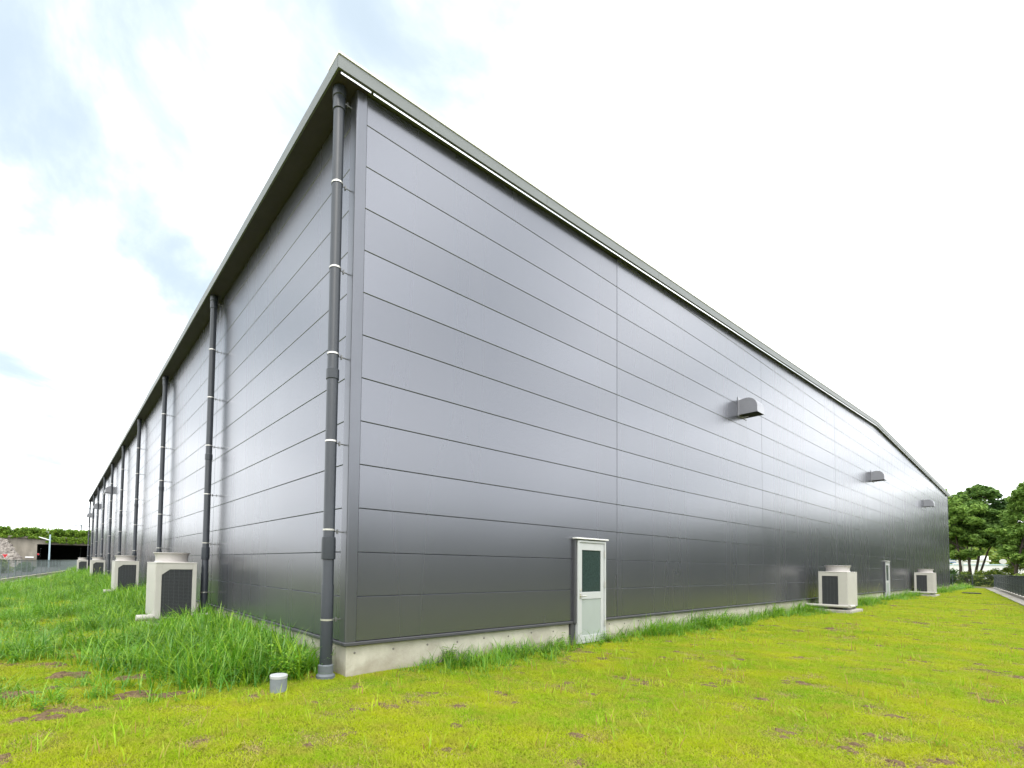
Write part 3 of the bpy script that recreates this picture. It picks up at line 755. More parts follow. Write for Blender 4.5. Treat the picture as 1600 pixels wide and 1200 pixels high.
def tree(label, base, stems, clumps, leafm, leaf=0.2, n_per=110, seed=1, group='trees beyond the far fence', crown_flat=0.8):
    """stems: list of polylines with base radius; clumps: (x,y,z,r) relative to the base"""
    t = thing('tree', label, 'tree', base, 0, group)
    tr = MB()
    for pts, r0 in stems: tr.tube(pts, [r0 * (1 - 0.75 * i / (len(pts) - 1)) for i in range(len(pts))], 8)
    rr = random.Random(seed)
    ends = [Vector(p[-1]) for p, _ in stems]; mids = [Vector(p[-2]) for p, _ in stems]
    for (x, y, z, r) in clumps:
        c = Vector((x, y, z)); s = min(mids + ends, key=lambda e: (e - c).length)
        mid = s.lerp(c, 0.5) + Vector((rr.uniform(-.2, .2), rr.uniform(-.2, .2), rr.uniform(-.1, .3)))
        tr.tube([s, mid, c], [0.06, 0.04, 0.015], 5)
    tr.build('trunk', M_['bark'], t)
    sub = []; rad = []
    for (x, y, z, r) in clumps:
        for q in range(7):
            sub.append((x + rr.gauss(0, .5) * r, y + rr.gauss(0, .5) * r, z + rr.gauss(0, .3) * r)); rad.append(r * rr.uniform(.28, .75))
    V, Q = leaf_cloud(sub, n_per, rad, leaf, seed, crown_flat)
    link('crown', np_mesh('crown', V, Q, leafm), t)
    return t
def rclumps(n, cx, cy, z0, z1, rx, ry, r0, r1, seed):
    rr = random.Random(seed); o_ = []
    for _ in range(n):
        a = rr.uniform(0, 6.283); q = rr.random() ** 0.5
        z = rr.uniform(z0, z1); sh = 1.0 - 0.55 * ((z - z0) / (z1 - z0)) ** 2
        o_.append((cx + rx * q * math.cos(a) * sh, cy + ry * q * math.sin(a) * sh, z, rr.uniform(r0, r1)))
    return o_

# trees behind the far end fence
tree('tall tree with several thin stems behind the end of the warehouse wall', (77, 1.15, 0),
     [([(0, 0, 0), (0.1, -0.1, 2), (0.3, 0.1, 4.5), (0.2, 0.4, 7.5)], 0.16), ([(0.2, -0.5, 0), (0.4, -0.75, 2.2), (0.7, -1.0, 5)], 0.10)],
     rclumps(42, 0.2, 0.8, 3.6, 10.4, 2.2, 2.4, 0.55, 1.0, 3), M_['leaf_a'], 0.16, 120, 11)
tree('dark tree with two long leaning trunks in the middle of the grove', (79, -0.05, 0),
     [([(0, 0.15, 0), (0.1, 0.1, 1.6), (0.2, -0.25, 4), (0.3, -0.7, 6.6), (0.2, -0.6, 8.5)], 0.15),
      ([(0.8, -0.05, 0), (0.9, -0.25, 1.8), (1, -0.8, 4), (1, -1.7, 6), (0.9, -2.2, 8)], 0.12)],
     rclumps(34, 0.8, -0.2, 5.6, 11.0, 2.6, 2.2, 0.6, 1.0, 8) + rclumps(26, 1.6, -1.2, 4.9, 7.6, 2.4, 2.6, 0.6, 1.0, 9), M_['leaf_d'], 0.17, 120, 12)
tree('bright green tree leaning in over the dark fence at the right edge', (74, -3.35, 0),
     [([(0, 0.3, 0), (0, 0.3, 1.8), (0.2, -0.1, 4.2), (0.2, -0.6, 7)], 0.17), ([(0.1, 0.2, 1.8), (0.1, 0.9, 3.4), (0, 1.3, 4.8)], 0.08)],
     rclumps(44, 0.3, -0.9, 3.4, 10.2, 2.0, 2.2, 0.55, 0.95, 21) + [(0, 0.9, 4.9, 0.7), (0, 1.2, 5.6, 0.8), (-0.2, 0.6, 3.9, 0.6), (0, 0.2, 3.2, 0.6), (-.2, -.4, 2.7, .6)], M_['leaf_a'], 0.16, 120, 13)
tree('dark tree with a dense crown filling the gap behind the leaning trunks', (87, 1.0, 0),
     [([(0, 0, 0), (0.1, 0.2, 3), (0, 0.4, 6.5)], 0.18)], rclumps(30, 0, -0.8, 5.2, 9.8, 2.4, 4.0, 0.9, 1.4, 31), M_['leaf_b'], 0.24, 170, 14)
# undergrowth along the far fence
def shrub(label, base, n, rx, ry, h, seed, m_=None, leaf=0.1, group='shrubs behind the far fence'):
    t = thing('shrub', label, 'shrub', base, 0, group)
    rr = random.Random(seed); st = MB(); sub = []; rad = []
    for _ in range(n):
        x, y = rr.uniform(-rx, rx), rr.uniform(-ry, ry); z = rr.uniform(0.25, h)
        sub.append((x, y, z)); rad.append(rr.uniform(.25, .5) * min(h, 1.2))
        st.tube([(x * .3, y * .3, 0), (x * .7, y * .7, z * .6), (x, y, z)], [0.02, 0.015, 0.006], 4)
    st.build('stems', M_['bark'], t)
    V, Q = leaf_cloud(sub, 160, rad, leaf, seed, 0.8)
    link('foliage', np_mesh('foliage', V, Q, m_ or M_['leaf_c']), t)
shrub('dark shrub behind the wire fence next to the warehouse end', (73.6, 2.4, 0), 22, 1.0, 1.6, 2.1, 41, M_['leaf_b'])
shrub('shrub at the foot of the leaning trunks behind the wire fence', (74.5, 0.2, 0), 22, 1.0, 1.3, 1.5, 42)
shrub('yellow green shrub behind the corner of the two fences', (75.5, -1.9, 0), 20, 1.2, 1.0, 1.7, 43)
shrub('light green shrub beside the trunk of the right edge tree', (79, -3.0, 0), 22, 1.2, 1.1, 2.9, 44)
shrub('low shrub behind the dark fence at the right edge', (66, -4.6, 0), 20, 2.4, 1.2, 1.6, 45)

shrub('green shrub behind the left fence in front of the rubble slope', (-7.6, 58, 0), 18, 0.8, 1.6, 1.15, 46, M_['leaf_c'], 0.1, 'shrubs behind the left fence')
shrub('smaller darker shrub behind the left fence near the street lamp', (-5.6, 63, 0), 14, 0.6, 1.2, 0.9, 47, M_['leaf_b'], 0.1, 'shrubs behind the left fence')

# wood beyond the plot: out of frame, mirrored in the metal walls
def woodland():
    r = random.Random(5); sub = []; rad = []
    for k in range(170):
        x = -25 + 125 * k / 170 + r.uniform(-1, 1); y = -19 + 0.085 * x + r.uniform(-2, 1)
        hh = r.uniform(0.75, 1.15) * float(np.interp(x, [0, 30, 60, 100], [3.0, 3.8, 6.5, 8.0]))
        for q in range(4): sub.append((x + r.uniform(-1.5, 1.5), y + r.uniform(-1, 1), r.uniform(0.8, hh))); rad.append(r.uniform(1.2, 2.0))
    for k in range(120):
        y = -45 + 110 * k / 120; x = -48 + 0.05 * y + r.uniform(-3, 3)
        hh = r.uniform(3, 6.5)
        for q in range(4): sub.append((x, y + r.uniform(-1.5, 1.5), r.uniform(0.6, hh))); rad.append(r.uniform(1.2, 2.0))
    V, Q = leaf_cloud(sub, 70, rad, 0.42, 77, 0.9)
    tag(link('woodland', np_mesh('woodland', V, Q, M_['leaf_b'])), 'belt of dark green trees around the plot, beyond the fences', 'woodland', kind='stuff')
woodland()

# far wooded hill seen under the crowns
def hill():
    xs = np.linspace(180, 420, 24); ys = np.linspace(-160, 120, 40)
    X, Y = np.meshgrid(xs, ys, indexing='ij')
    Z = 22 * np.clip((X - 180) / 120, 0, 1) ** 0.8 * (0.75 + 0.25 * np.sin(Y * 0.05)) - 1
    V = np.stack([X, Y, Z], -1).reshape(-1, 3); ny = len(ys)
    Fc = [(i * ny + j, (i + 1) * ny + j, (i + 1) * ny + j + 1, i * ny + j + 1) for i in range(len(xs) - 1) for j in range(ny - 1)]
    tag(MB().raw(V.tolist(), Fc, True).build('hill', M_['hill']), kind='structure')
    r = np.random.default_rng(3); n = 500
    x = r.uniform(182, 300, n); y = r.uniform(-60, 40, n)
    z = 22 * np.clip((x - 180) / 120, 0, 1) ** 0.8 * (0.75 + 0.25 * np.sin(y * 0.05))
    V, Q = leaf_cloud(np.stack([x, y, z + 1], 1), 60, np.full(n, 2.6), 0.7, 9, 0.8)
    tag(link('hill_wood', np_mesh('hill_wood', V, Q, M_['leaf_c'])), 'distant wooded hillside seen below the tree crowns', 'wood', kind='stuff')
hill()

# ------------------------------------------------------------------ far right: wall, signs, building
t = thing('far_wall', 'long low white wall glimpsed under the tree crowns', 'wall', (120, 2, 0))
MB().box(-0.15, 0.15, -9, 6, 0, 2.75).build('wall', M_['far_white'], t)
MB().box(-0.25, 0.25, -9.05, 6.05, 2.75, 2.95, 0.03).build('coping', M_['lamp'], t)
t = thing('far_house', 'small white building with a stepped roof beyond the trees', 'building', (131, 4.2, 0))
MB().box(-3, 3, -1.9, 2.2, 0, 3.6).build('wall', M_['white'], t)
MB().prism([(-3.3, 3.6), (3.3, 3.6), (3.3, 3.9), (-3.3, 3.75)], -2.1, 2.4).build('roof', M_['far_white'], t)
MB().box(-2.5, 2, -1.9, -0.9, 3.91, 4.6).build('roof_box', M_['white'], t)
for y in (-1.2, 0.0, 1.2): MB().box(-3.03, -2.99, y - 0.35, y + 0.35, 1.2, 3.0).build('window', M_['glass'], t)
t = thing('billboard', 'white roadside board with red and blue marks behind the warehouse end', 'sign', (95, 3.3, 0))
b = MB(); pr = []
for cx, cz, a0 in ((0.24, 3.9, 0), (-0.24, 3.9, 90), (-0.24, 2.95, 180), (0.24, 2.95, 270)):
    pr += [(cx + 0.12 * math.cos(R(a0 + q)), cz + 0.12 * math.sin(R(a0 + q))) for q in (0, 30, 60, 90)]
V0 = [(-0.06, -x, z) for x, z in pr]; V1 = [(0.06, -x, z) for x, z in pr]; n = len(pr)
b.raw(V0 + V1, [list(range(n)), [n + k for k in reversed(range(n))]] + [(k, (k + 1) % n, n + (k + 1) % n, n + k)[::-1] for k in range(n)]); b.build('board', M_['white'], t)
MB().box(-0.07, -0.061, 0.02, 0.30, 3.45, 3.85).build('red_mark', M_['red'], t)
MB().box(-0.07, -0.061, -0.30, 0.30, 3.18, 3.30).build('blue_band', M_['blue'], t)
MB().box(-0.07, -0.061, -0.30, 0.30, 2.86, 2.98).build('blue_band', M_['blue'], t)
MB().tube([(0, 0, 0), (0, 0, 2.84)], 0.06, 8).build('post', M_['white'], t)
t = thing('lamp_post', 'slim white post standing among the tree stems', 'post', (92, 2.15, 0))
MB().tube([(0, 0, 0), (0, 0, 4.65)], [0.09, 0.06], 10).build('pole', M_['white'], t)
MB().lathe([(0.12, 4.65), (0.15, 4.75), (0.08, 4.95), (0, 5.0)], n=12, cap1=False).build('lantern', M_['white'], t)
t = thing('round_sign', 'round pale road sign on a thin post in front of the far white wall', 'sign', (100, -0.98, 0))
dsc = MB().lathe([(0.0, -0.02), (0.34, -0.02), (0.34, 0.02), (0.0, 0.021)], n=24, cap0=False, cap1=False).build('disc', M_['far_white'], t, (-0.05, 0, 3.1)); dsc.rotation_euler = (0, math.pi / 2, 0)
MB().tube([(0, 0, 0), (0, 0, 3.4)], 0.03, 8).build('post', M_['lamp'], t)

# ================================================================== far left: underpass, rubble slope, lamp, signs, wires
t = thing('underpass', 'weathered concrete underpass abutment with a wide dark opening', 'underpass', (0, 108, 0))
w_ = MB()
w_.box(-40, -5.75, 0, 1.5, -1.5, 5.15); w_.box(-5.749, 30, 0, 1.5, 4.15, 5.15); w_.box(15, 30, 0, 1.5, -1.5, 4.149)
w_.build('abutment', M_['concrete_old'], t)
MB().box(-40, 30, -0.35, 1.6, 5.152, 5.5, 0.04).build('coping', M_['concrete_old'], t)
tn = MB(); tn.box(-6.2, -5.76, 1.501, 26, -1.5, 4.6); tn.box(15.0, 15.5, 1.501, 26, -1.5, 4.6); tn.box(-5.759, 14.99, 1.501, 26, 4.16, 4.6); tn.box(-5.759, 14.99, 26, 26.3, -1.5, 4.6)
tn.box(-5.759, 14.99, 1.501, 26, 0.04, 0.06)
tn.build('tunnel', M_['tunnel'], t)
MB().box(-40, 30, 1.61, 20, 4.61, 5.6).build('deck', M_['concrete_old'], t)
for z in (1.6, 2.9): MB().box(-40, -5.76, -0.012, -0.001, z, z + 0.05).build('board_mark', M_['concrete_old'], t)
# ivy on top
r = random.Random(8); sub = []; rad = []
for k in range(800):
    x = r.uniform(-16, 12); z = r.uniform(5.4, 6.95) - max(0, x + 6) * 0.012; sub.append((x, 107.6 + r.uniform(0, 2.6), z)); rad.append(r.uniform(.3, .6))
for k in range(150):
    x = r.choice([r.uniform(-4.5, 6), r.uniform(-14, 8)]); hang = r.uniform(0, 1.0) if x > -4.5 else r.uniform(0, .35); sub.append((x, 107.45, 5.5 - hang)); rad.append(r.uniform(.18, .35))
V, Q = leaf_cloud(sub, 90, rad, 0.13, 19, 0.9)
tag(link('ivy', np_mesh('ivy', V, Q, M_['ivy'])), 'thick green creeper growing over the top of the underpass', 'creeper', kind='stuff')
# rubble slope left of the opening
def stones():
    r = np.random.default_rng(4); mb = MB()
    V0 = [(-40, 96, -0.2), (-6.6, 96, -0.2), (-10.2, 107.95, 5.1), (-40, 107.95, 5.1)]
    mb.poly(V0); mb.poly([V0[1], (-6.6, 107.95, -0.2), V0[2]])
    ico = bmesh.new(); bmesh.ops.create_icosphere(ico, subdivisions=1, radius=1); iv = np.array([v.co[:] for v in ico.verts]); ifc = [[v.index for v in f.verts] for f in ico.faces]; ico.free()
    for k in range(900):
        u, vv = r.random(), r.random(); y = 96 + 12 * vv; x1 = -6.6 - 3.6 * vv; x = x1 - 11 * u
        z = -0.2 + 5.3 * vv; s = r.uniform(0.14, 0.42)
        P = iv * (1 + r.uniform(-.25, .25, size=(len(iv), 1))) * s * r.uniform(.7, 1.3, size=3) + [x, y, z]
        mb.raw(P.tolist(), ifc)
    tag(mb.build('rubble_slope', M_['rock']), 'pale rubble stone slope beside the underpass', 'rubble', kind='stuff')
stones()
t = thing('street_lamp', 'pale blue street lamp with a short white arm in front of the underpass', 'street lamp', (-3.9, 98.0, 0))
MB().tube([(0, 0, 0), (0, 0, 5.55)], [0.13, 0.11], 12).build('pole', M_['lamp'], t)
MB().tube([(0, 0, 4.6), (-0.75, 0, 4.85), (-1.45, 0, 5.1)], [0.07, 0.09, 0.06], 8).build('lamp_head', M_['white'], t)
t = thing('triangle_sign', 'red downward triangle road sign with white rim on a white post', 'sign', (-7.5, 66.5, 0))
b = MB(); b.prism([(-0.30, 1.97), (0, 1.47), (0.30, 1.97)], -0.02, 0.0); b.build('rim', M_['white'], t)
b = MB(); b.prism([(-0.255, 1.945), (0, 1.52), (0.255, 1.945)], -0.026, -0.0205); b.build('face', M_['red'], t)
MB().tube([(0, 0.03, 0), (0, 0.03, 1.95)], 0.03, 8).build('post', M_['white'], t)
tag(MB().box(-7.35, -6.15, 107.93, 107.985, 1.62, 1.88, 0.01).build('wall_plate', M_['white']), 'small white plate fixed on the abutment left of the dark opening', 'plate')
t = thing('warning_light', 'small red round light at the edge of the dark opening', 'warning light', (-5.55, 107.9, 2.3))
MB().lathe([(0.16, -0.08), (0.16, 0.02), (0.1, 0.09), (0, 0.1)], n=14, cap1=False).build('lens', M_['red'], t).rotation_euler = (math.pi / 2, 0, 0)
MB().box(-0.2, 0.2, 0.06, 0.1, -0.2, 0.2, 0.01).build('housing', M_['fence'], t)
t = thing('utility_pole', 'thin grey pole rising behind the creeper', 'pole', (1.3, 131, 0))
MB().tube([(0, 0, 0), (0, 0, 9.4)], [0.2, 0.15], 10).build('pole', M_['fence_pale'], t)
MB().box(-0.7, 0.7, -0.06, 0.06, 9.0, 9.12).build('crossarm', M_['fence_pale'], t)
for z, lb in ((9.35, 'lowest thin power line strung above the creeper'), (11.5, 'middle of the three thin power lines on the left sky'), (13.4, 'topmost thin power line crossing the left sky')):
    tag(MB().tube([(-60 + 8 * k, 131, z - 0.5 * (1 - ((k - 7.75) / 8) ** 2 if abs(k - 7.75) < 8 else 0) + 0.25) for k in range(0, 17)], 0.085 if z < 10 else 0.065, 5).build('power_line', M_['wire']), lb, 'power line', 'power lines')

# ================================================================== grass
def blade(mb_v, mb_f, x, y, h, w_, lean, az, bend, seg=2):
    dx, dy = math.cos(az), math.sin(az); sx, sy = -dy, dx; i = len(mb_v)
    for k in range(seg + 1):
        t = k / seg; off = lean * h * t + bend * h * t * t; z = h * t * (1 - 0.35 * bend * t); ww = w_ * (1 - t) ** 0.7 * 0.5
        if k == seg: mb_v.append((x + dx * off, y + dy * off, z))
        else: mb_v += [(x + dx * off - sx * ww, y + dy * off - sy * ww, z), (x + dx * off + sx * ww, y + dy * off + sy * ww, z)]
    for k in range(seg):
        a = i + 2 * k
        if k < seg - 1: mb_f.append((a, a + 1, a + 3, a + 2))
        else: mb_f.append((a, a + 1, a + 2))
def tuft(name, n, rad, h0, h1, w0, w1, material, seed, seg=2, lean=0.4, bend=0.5):
    r = random.Random(seed); V = []; Fc = []
    for _ in range(n):
        a = r.uniform(0, 6.283); q = rad * math.sqrt(r.random())
        blade(V, Fc, q * math.cos(a), q * math.sin(a), r.uniform(h0, h1), r.uniform(w0, w1), r.uniform(0, lean), r.uniform(0, 6.283), r.uniform(0.1, bend), seg)
    me = bpy.data.meshes.new(name); me.from_pydata(V, [], Fc); me.materials.append(material); me.update()
    return bpy.data.objects.new(name, me)          # prototype, not linked

def scatter(name, pts, kinds, rots, scls, protos, label, cat):
    me = bpy.data.meshes.new(name); me.vertices.add(len(pts)); me.vertices.foreach_set('co', np.asarray(pts, np.float32).ravel())
    for nm, arr, ty in (('kind', kinds, 'INT'), ('rz', rots, 'FLOAT'), ('scl', scls, 'FLOAT')):
        at = me.attributes.new(nm, ty, 'POINT'); at.data.foreach_set('value', np.asarray(arr, np.int32 if ty == 'INT' else np.float32))
    o = link(name, me); tag(o, label, cat, kind='stuff')
    ng = bpy.data.node_groups.new(name, 'GeometryNodeTree')
    ng.interface.new_socket('Geometry', in_out='INPUT', socket_type='NodeSocketGeometry'); ng.interface.new_socket('Geometry', in_out='OUTPUT', socket_type='NodeSocketGeometry')
    gi = ng.nodes.new('NodeGroupInput'); go = ng.nodes.new('NodeGroupOutput'); jn = ng.nodes.new('GeometryNodeJoinGeometry')
    def attr(nm, ty):
        a = ng.nodes.new('GeometryNodeInputNamedAttribute'); a.data_type = ty; a.inputs[0].default_value = nm; return a.outputs['Attribute']
    kd = attr('kind', 'INT'); rz = attr('rz', 'FLOAT'); sc = attr('scl', 'FLOAT')
    cx = ng.nodes.new('ShaderNodeCombineXYZ'); ng.links.new(rz, cx.inputs[2])
    for i, p in enumerate(protos):
        oi = ng.nodes.new('GeometryNodeObjectInfo'); oi.inputs['Object'].default_value = p
        cp = ng.nodes.new('FunctionNodeCompare'); cp.data_type = 'INT'; cp.operation = 'EQUAL'; ng.links.new(kd, cp.inputs['A'] if False else [s for s in cp.inputs if s.enabled][0])
        [s for s in cp.inputs if s.enabled][1].default_value = i
        ip = ng.nodes.new('GeometryNodeInstanceOnPoints')
        ng.links.new(gi.outputs[0], ip.inputs['Points']); ng.links.new(cp.outputs[0], ip.inputs['Selection']); ng.links.new(oi.outputs['Geometry'], ip.inputs['Instance'])
        ng.links.new(cx.outputs[0], ip.inputs['Rotation']); ng.links.new(sc, ip.inputs['Scale']); ng.links.new(ip.outputs[0], jn.inputs[0])
    ng.links.new(jn.outputs[0], go.inputs[0])
    md = o.modifiers.new('scatter', 'NODES'); md.node_group = ng
    return o

def vnoise(x, y, s, seed):
    """smooth value noise, numpy"""
    x = x * s + seed * 17.3; y = y * s + seed * 9.1
    xi, yi = np.floor(x), np.floor(y); xf, yf = x - xi, y - yi
    xf = xf * xf * (3 - 2 * xf); yf = yf * yf * (3 - 2 * yf)
    h = lambda a, b: np.modf(np.abs(np.sin(a * 127.1 + b * 311.7 + seed) * 43758.5453))[0]
    return (h(xi, yi) * (1 - xf) + h(xi + 1, yi) * xf) * (1 - yf) + (h(xi, yi + 1) * (1 - xf) + h(xi + 1, yi + 1) * xf) * yf

Fh = np.array([F.x, F.y]); Rh = np.array([Rv.x, Rv.y])
def in_view(x, y, margin=0.12):
    dx, dy = x - CAM.x, y - CAM.y; dp = dx * Fh[0] + dy * Fh[1]; lt = dx * Rh[0] + dy * Rh[1]
    return (dp > 2.2) & (lt / np.maximum(dp, .1) > -0.8956 - margin) & (lt / np.maximum(dp, .1) < 1.206 + margin), dp
def on_lawn(x, y):
    """inside the fences, outside the building"""
    xl = np.interp(y, [p.y for p in LF], [p.x for p in LF]) + 0.62; yr = np.interp(x, [p.x for p in RF], [p.y for p in RF]) + 0.55
    inb = (x > -0.0 + 0.02) & (y > 0.02) & (x < XEND) & (y < YEND)
    end = (x > 67.3) & (y < (x - 67.3) * 0.92 - 1.9)
    return (x > xl) & (y > yr) & ~inb & ~end
def cast(n, x0, x1, y0, y1, seed):
    r = np.random.default_rng(seed); return r.uniform(x0, x1, n), r.uniform(y0, y1, n), r
# --- short lawn turf
M_['straw'] = leaf_material('dead_turf', (0.36, 0.27, 0.10), (0.24, 0.15, 0.075), (0.46, 0.40, 0.16), 4.0, 0.25)
M_['soil'] = mat('bare_soil', (0.075, 0.047, 0.028), 0.95, spec=0.1, var=0.6, vscale=25, bump=0.6, bscale=60, var_col=(0.19, 0.135, 0.075))
def soil_patch(name, seed):
    r = random.Random(seed); n = 9; mb = MB(); rg = [0.07 * r.uniform(.6, 1.25) for _ in range(n)]
    ring = [(rg[k] * math.cos(6.283 * k / n), rg[k] * math.sin(6.283 * k / n), -0.004) for k in range(n)]
    mid = [(x * .55, y * .55, 0.008 + r.uniform(0, .008)) for x, y, z in ring]
    mb.raw(ring + mid + [(0, 0, 0.012)], [(k, (k + 1) % n, n + (k + 1) % n, n + k) for k in range(n)] + [(n + k, n + (k + 1) % n, 2 * n) for k in range(n)])
    return bpy.data.objects.new(name, mb.mesh(name, M_['soil']))
turf_protos = [tuft('turf_tuft', 150, 0.14, 0.010, 0.028, 0.004, 0.008, M_['turf'], 100 + k, 2, 1.3, 1.2) for k in range(4)] + [tuft('straw_tuft', 70, 0.11, 0.008, 0.02, 0.003, 0.007, M_['straw'], 140 + k, 2, 1.8, 1.2) for k in range(2)] + [soil_patch('soil_patch', 150 + k) for k in range(2)]
P_, K_, R_, S_ = [], [], [], []
for (n, x0, x1, y0, y1, dmax, sc, dmin) in ((52000, -9, 14, -8, 8, 11, 1.0, 0), (52000, -9, 32, -8, 24, 26, 1.55, 9.5), (60000, -9, 70, -8, 84, 90, 2.6, 24)):
    x, y, r = cast(n, x0, x1, y0, y1, 31 + dmax)
    v, dp = in_view(x, y)
    bare = vnoise(x, y, 1.6, 3) * 0.6 + vnoise(x, y, 4.3, 5) * 0.4
    fine = vnoise(x + 0.3 * y, y * 1.6, 2.6, 8) * 0.55 + vnoise(x, y, 7.0, 9) * 0.45 + 0.22 * (bare - 0.5)
    keep = v & on_lawn(x, y) & (dp < dmax) & (dp > dmin)
    x, y, fine = x[keep], y[keep], fine[keep] + r.normal(0, 0.025, keep.sum()); k = len(x)
    P_.append(np.stack([x, y, gz(x, y)], 1)); kk = np.where((fine > 0.765) & (r.random(k) < .5), 6 + r.integers(0, 2, k), np.where((fine > 0.60) & (r.random(k) < np.clip((fine - 0.58) * 7, 0, 0.9)), 4 + r.integers(0, 2, k), r.integers(0, 4, k))); K_.append(kk); R_.append(r.uniform(0, 6.283, k)); S_.append(sc * r.uniform(.7, 1.25, k))
scatter('lawn_grass', np.concatenate(P_), np.concatenate(K_), np.concatenate(R_), np.concatenate(S_), turf_protos, 'short yellow green turf covering the lawn', 'grass')
print('turf', sum(map(len, P_)))
def weed(name, seed):
    """broad-leaved weed: short stems with paired oval leaves"""
    r = random.Random(seed); V = []; Fc = []
    for _ in range(5):
        az = r.uniform(0, 6.283); ln = r.uniform(0.2, 0.6); h = r.uniform(0.15, 0.34)
        for k in range(6):
            t = 0.25 + 0.75 * k / 5; cx, cy, cz = math.cos(az) * ln * h * t, math.sin(az) * ln * h * t, h * t
            for sd_ in (0, math.pi):
                a = az + sd_ + k * 1.57; L_ = r.uniform(0.03, 0.06); W_ = L_ * 0.42; ux, uy = math.cos(a), math.sin(a); i = len(V)
                V += [(cx, cy, cz), (cx + ux * L_ * .5 - uy * W_, cy + uy * L_ * .5 + ux * W_, cz + .008), (cx + ux * L_, cy + uy * L_, cz - .01), (cx + ux * L_ * .5 + uy * W_, cy + uy * L_ * .5 - ux * W_, cz + .008)]
                Fc.append((i, i + 1, i + 2, i + 3))
        blade(V, Fc, 0, 0, h, 0.006, ln, az, 0.05, 2)
    me = bpy.data.meshes.new(name); me.from_pydata(V, [], Fc); me.materials.append(M_['tall']); me.update(); return bpy.data.objects.new(name, me)
def stalk(name, seed):
    r = random.Random(seed); mb = MB()
    for _ in range(2):
        a = r.uniform(0, 6.283); h = r.uniform(0.5, 0.75); q = r.uniform(0.05, 0.16)
        pts = [(math.cos(a) * q * t * t, math.sin(a) * q * t * t, h * t) for t in (0, .4, .75, 1.0)]
        mb.tube(pts, 0.002, 4, False)
        e = pts[-1]; mb.tube([e, (e[0] + .012 * math.cos(a), e[1] + .012 * math.sin(a), e[2] + .03), (e[0] + .035 * math.cos(a), e[1] + .035 * math.sin(a), e[2] + .055)], [.004, .008, .002], 6, False)
    me = mb.mesh(name, M_['seed']); return bpy.data.objects.new(name, me)
sx = np.array([-3.0, -2.3, -2.9, -2.4, -2.15, -3.3, -2.0]); sy = np.array([0.25, 0.65, 2.2, 3.0, 1.6, 1.4, 0.45]); rs = np.random.default_rng(55); n = 11
qx = np.repeat(sx, n) + rs.normal(0, 0.10, 7 * n); qy = np.repeat(sy, n) + rs.normal(0, 0.07, 7 * n)
scatter('bare_soil', np.stack([qx, qy, gz(qx, qy) + 0.012], 1), rs.integers(0, 2, 7 * n), rs.uniform(0, 6.283, 7 * n), rs.uniform(.7, 1.5, 7 * n), turf_protos[6:8], 'dark bare soil showing between the weeds of the left field', 'soil')
# --- tall weeds along the walls and in the left field
tall_protos = [tuft('tall_tuft', 15, 0.15, 0.18, 0.52, 0.011, 0.024, M_['tall'], 200 + k, 6, 0.5, 1.5) for k in range(4)] + \
              [tuft('short_tuft', 16, 0.12, 0.05, 0.19, 0.008, 0.016, M_['tall'], 220 + k, 5, 0.9, 1.3) for k in range(3)] + \
              [weed('broad_weed', 240 + k) for k in range(2)] + [stalk('seed_stalk', 260 + k) for k in range(2)]
x, y, r = cast(330000, -9.8, 66, -3.5, 70, 77)
v, dp = in_view(x, y); pat = vnoise(x, y, 0.7, 11) * 0.6 + vnoise(x, y, 2.1, 12) * 0.4
dens = np.zeros(len(x)); hgt = np.zeros(len(x))
# along the gable wall: thin strip, patchy, wider near the door
wg = 0.72 + 0.25 * np.sin(x * 0.8) + 0.25 * vnoise(x, x * 0, 0.5, 4)
g = np.clip(1 + (y + 0.02) / wg, 0, 1) * (y < 0.03) * (x > 0.25)
g *= np.clip((x - 0.2) / 2.2, 0.12, 1)
dens = np.maximum(dens, g * (0.6 + 1.2 * pat)); hgt = np.where(g > 0, 0.40 + 0.5 * g * (0.5 + pat), hgt)
# left of the corner: dense band by the downpipe wall, field further out
dl = -x
near = (x < 0.05) & (y > 0.0 + 0.5 * (vnoise(x, y, 1.3, 14) - 0.35))
band = np.clip(1.3 - dl / (2.1 + 0.5 * np.sin(y * 0.7)), 0, 1) * near * np.clip((y - 0.1 * dl + 0.05) / 0.5, 0, 1)
field = near * np.clip((y + 0.1) / 0.8, 0.3, 1) * np.clip(3.0 * (pat - 0.36) + 0.3 * (x < -3.2), 0.03, 1) * 0.8
d2 = np.maximum(band, field)
hgt = np.where(d2 > dens, np.where(band > 0.25, 0.75 + 0.45 * band, 0.30 + 0.75 * pat), hgt); dens = np.maximum(dens, d2)
near_cam = np.clip(1.35 - dp / 26, 0.22, 1)
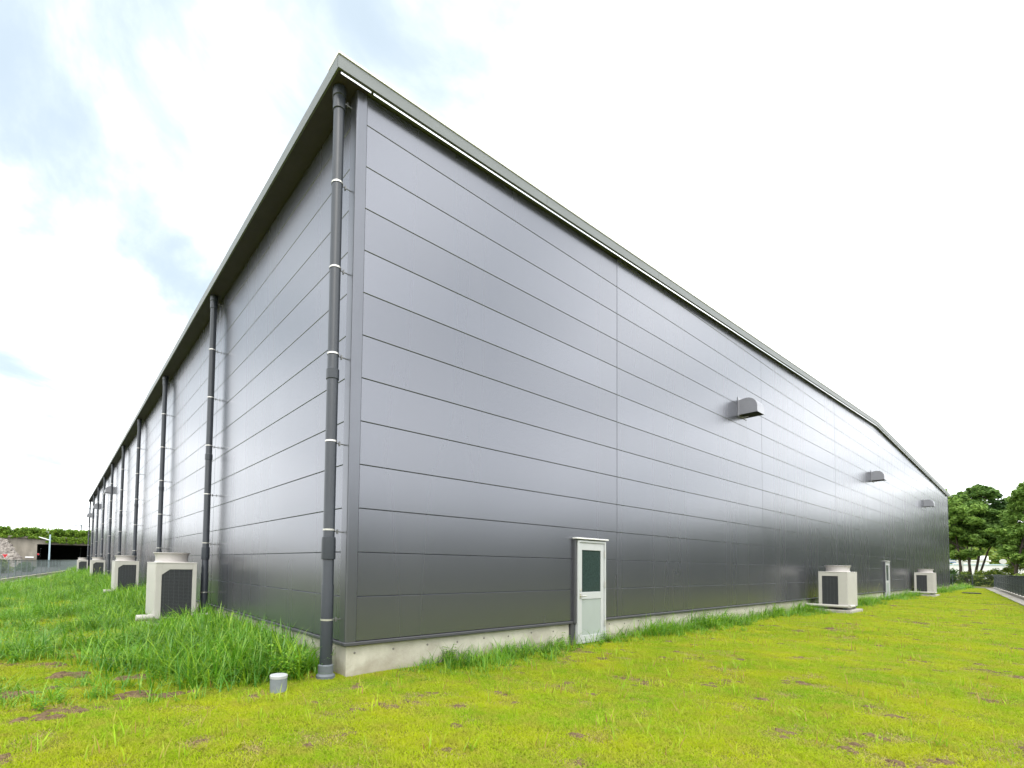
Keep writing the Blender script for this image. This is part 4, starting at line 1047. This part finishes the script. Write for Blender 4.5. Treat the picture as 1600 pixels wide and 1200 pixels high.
# keep clear of the air conditioner feet and the drain stub
clear = np.ones(len(x), bool)
for (ux, uy, _) in Lu: clear &= ~((x > ux - 0.05) & (x < ux + AW + 0.05) & (y > uy - 0.12) & (y < uy + AD + 0.1))
for (ux, uy, _) in Ru: clear &= ~((x > ux - 0.25) & (x < ux + AD + 0.15) & (y > uy - AW - 0.2) & (y < uy + 0.1))
for a_, b_ in zip(sx, sy): clear &= (np.hypot(x - a_, y - b_) > 0.22) | (r.random(len(x)) < 0.12)
clear &= np.hypot(x + 0.93, y + 0.12) > 0.16; clear &= ~((np.abs(x + 0.2) < 0.13) & (np.abs(y - PY0) < 0.13))
keep = v & on_lawn(x, y) & clear & (r.random(len(x)) < dens * near_cam)
x, y, dp, hgt = x[keep], y[keep], dp[keep], hgt[keep]; k = len(x)
kind = np.where(hgt * r.uniform(.6, 1.3, k) > 0.55, r.integers(0, 4, k), 4 + r.integers(0, 3, k))
kind = np.where((r.random(k) < 0.13) & (dp < 30), 7 + r.integers(0, 2, k), kind); kind = np.where((r.random(k) < 0.003) & (hgt > .6) & (dp < 30), 9 + r.integers(0, 2, k), kind)
scl = hgt * r.uniform(.75, 1.25, k) * np.where((kind > 3) & (kind < 7), 1.6, 1.0) * np.clip(0.9 + dp / 70, 1, 1.6)
scatter('weed_grass', np.stack([x, y, gz(x, y) - 0.01], 1), kind, r.uniform(0, 6.283, k), scl, tall_protos, 'tall dark green grass and weeds along the walls and over the left field', 'grass')
print('tall', k)
# --- stray yellow blades and sprouts over the lawn
sp = [tuft('sprout', 3 + k, 0.03, 0.05, 0.15, 0.005, 0.011, M_['sprout'], 300 + k, 3, 0.3, 0.5) for k in range(4)] + [tuft('rosette', 12, 0.05, 0.05, 0.12, 0.006, 0.012, M_['sprout'], 320, 3, 0.9, 0.9)]
x, y, r = cast(30000, -9, 45, -8, 12, 91); v, dp = in_view(x, y)
pat = vnoise(x, y, 0.9, 21)
keep = v & on_lawn(x, y) & (dp < 34) & (r.random(len(x)) < 0.12 + 0.5 * (pat > 0.62))
x, y = x[keep], y[keep]
fg = [(-3.25, -0.75), (-3.35, -0.62), (-3.1, -0.85), (-3.5, -0.5), (-3.2, -0.6), (-1.2, -0.55), (-0.9, -0.62), (-0.55, -0.35), (-2.6, -0.45)]
x = np.concatenate([x, [a for a, b in fg]]); y = np.concatenate([y, [b for a, b in fg]]); k = len(x)
scatter('stray_grass', np.stack([x, y, gz(x, y)], 1), np.where(r.random(k) < .93, r.integers(0, 4, k), 4), r.uniform(0, 6.283, k), r.uniform(.6, 1.5, k), sp, 'stray pale sprouts standing up from the lawn', 'grass')
print('stray', k)
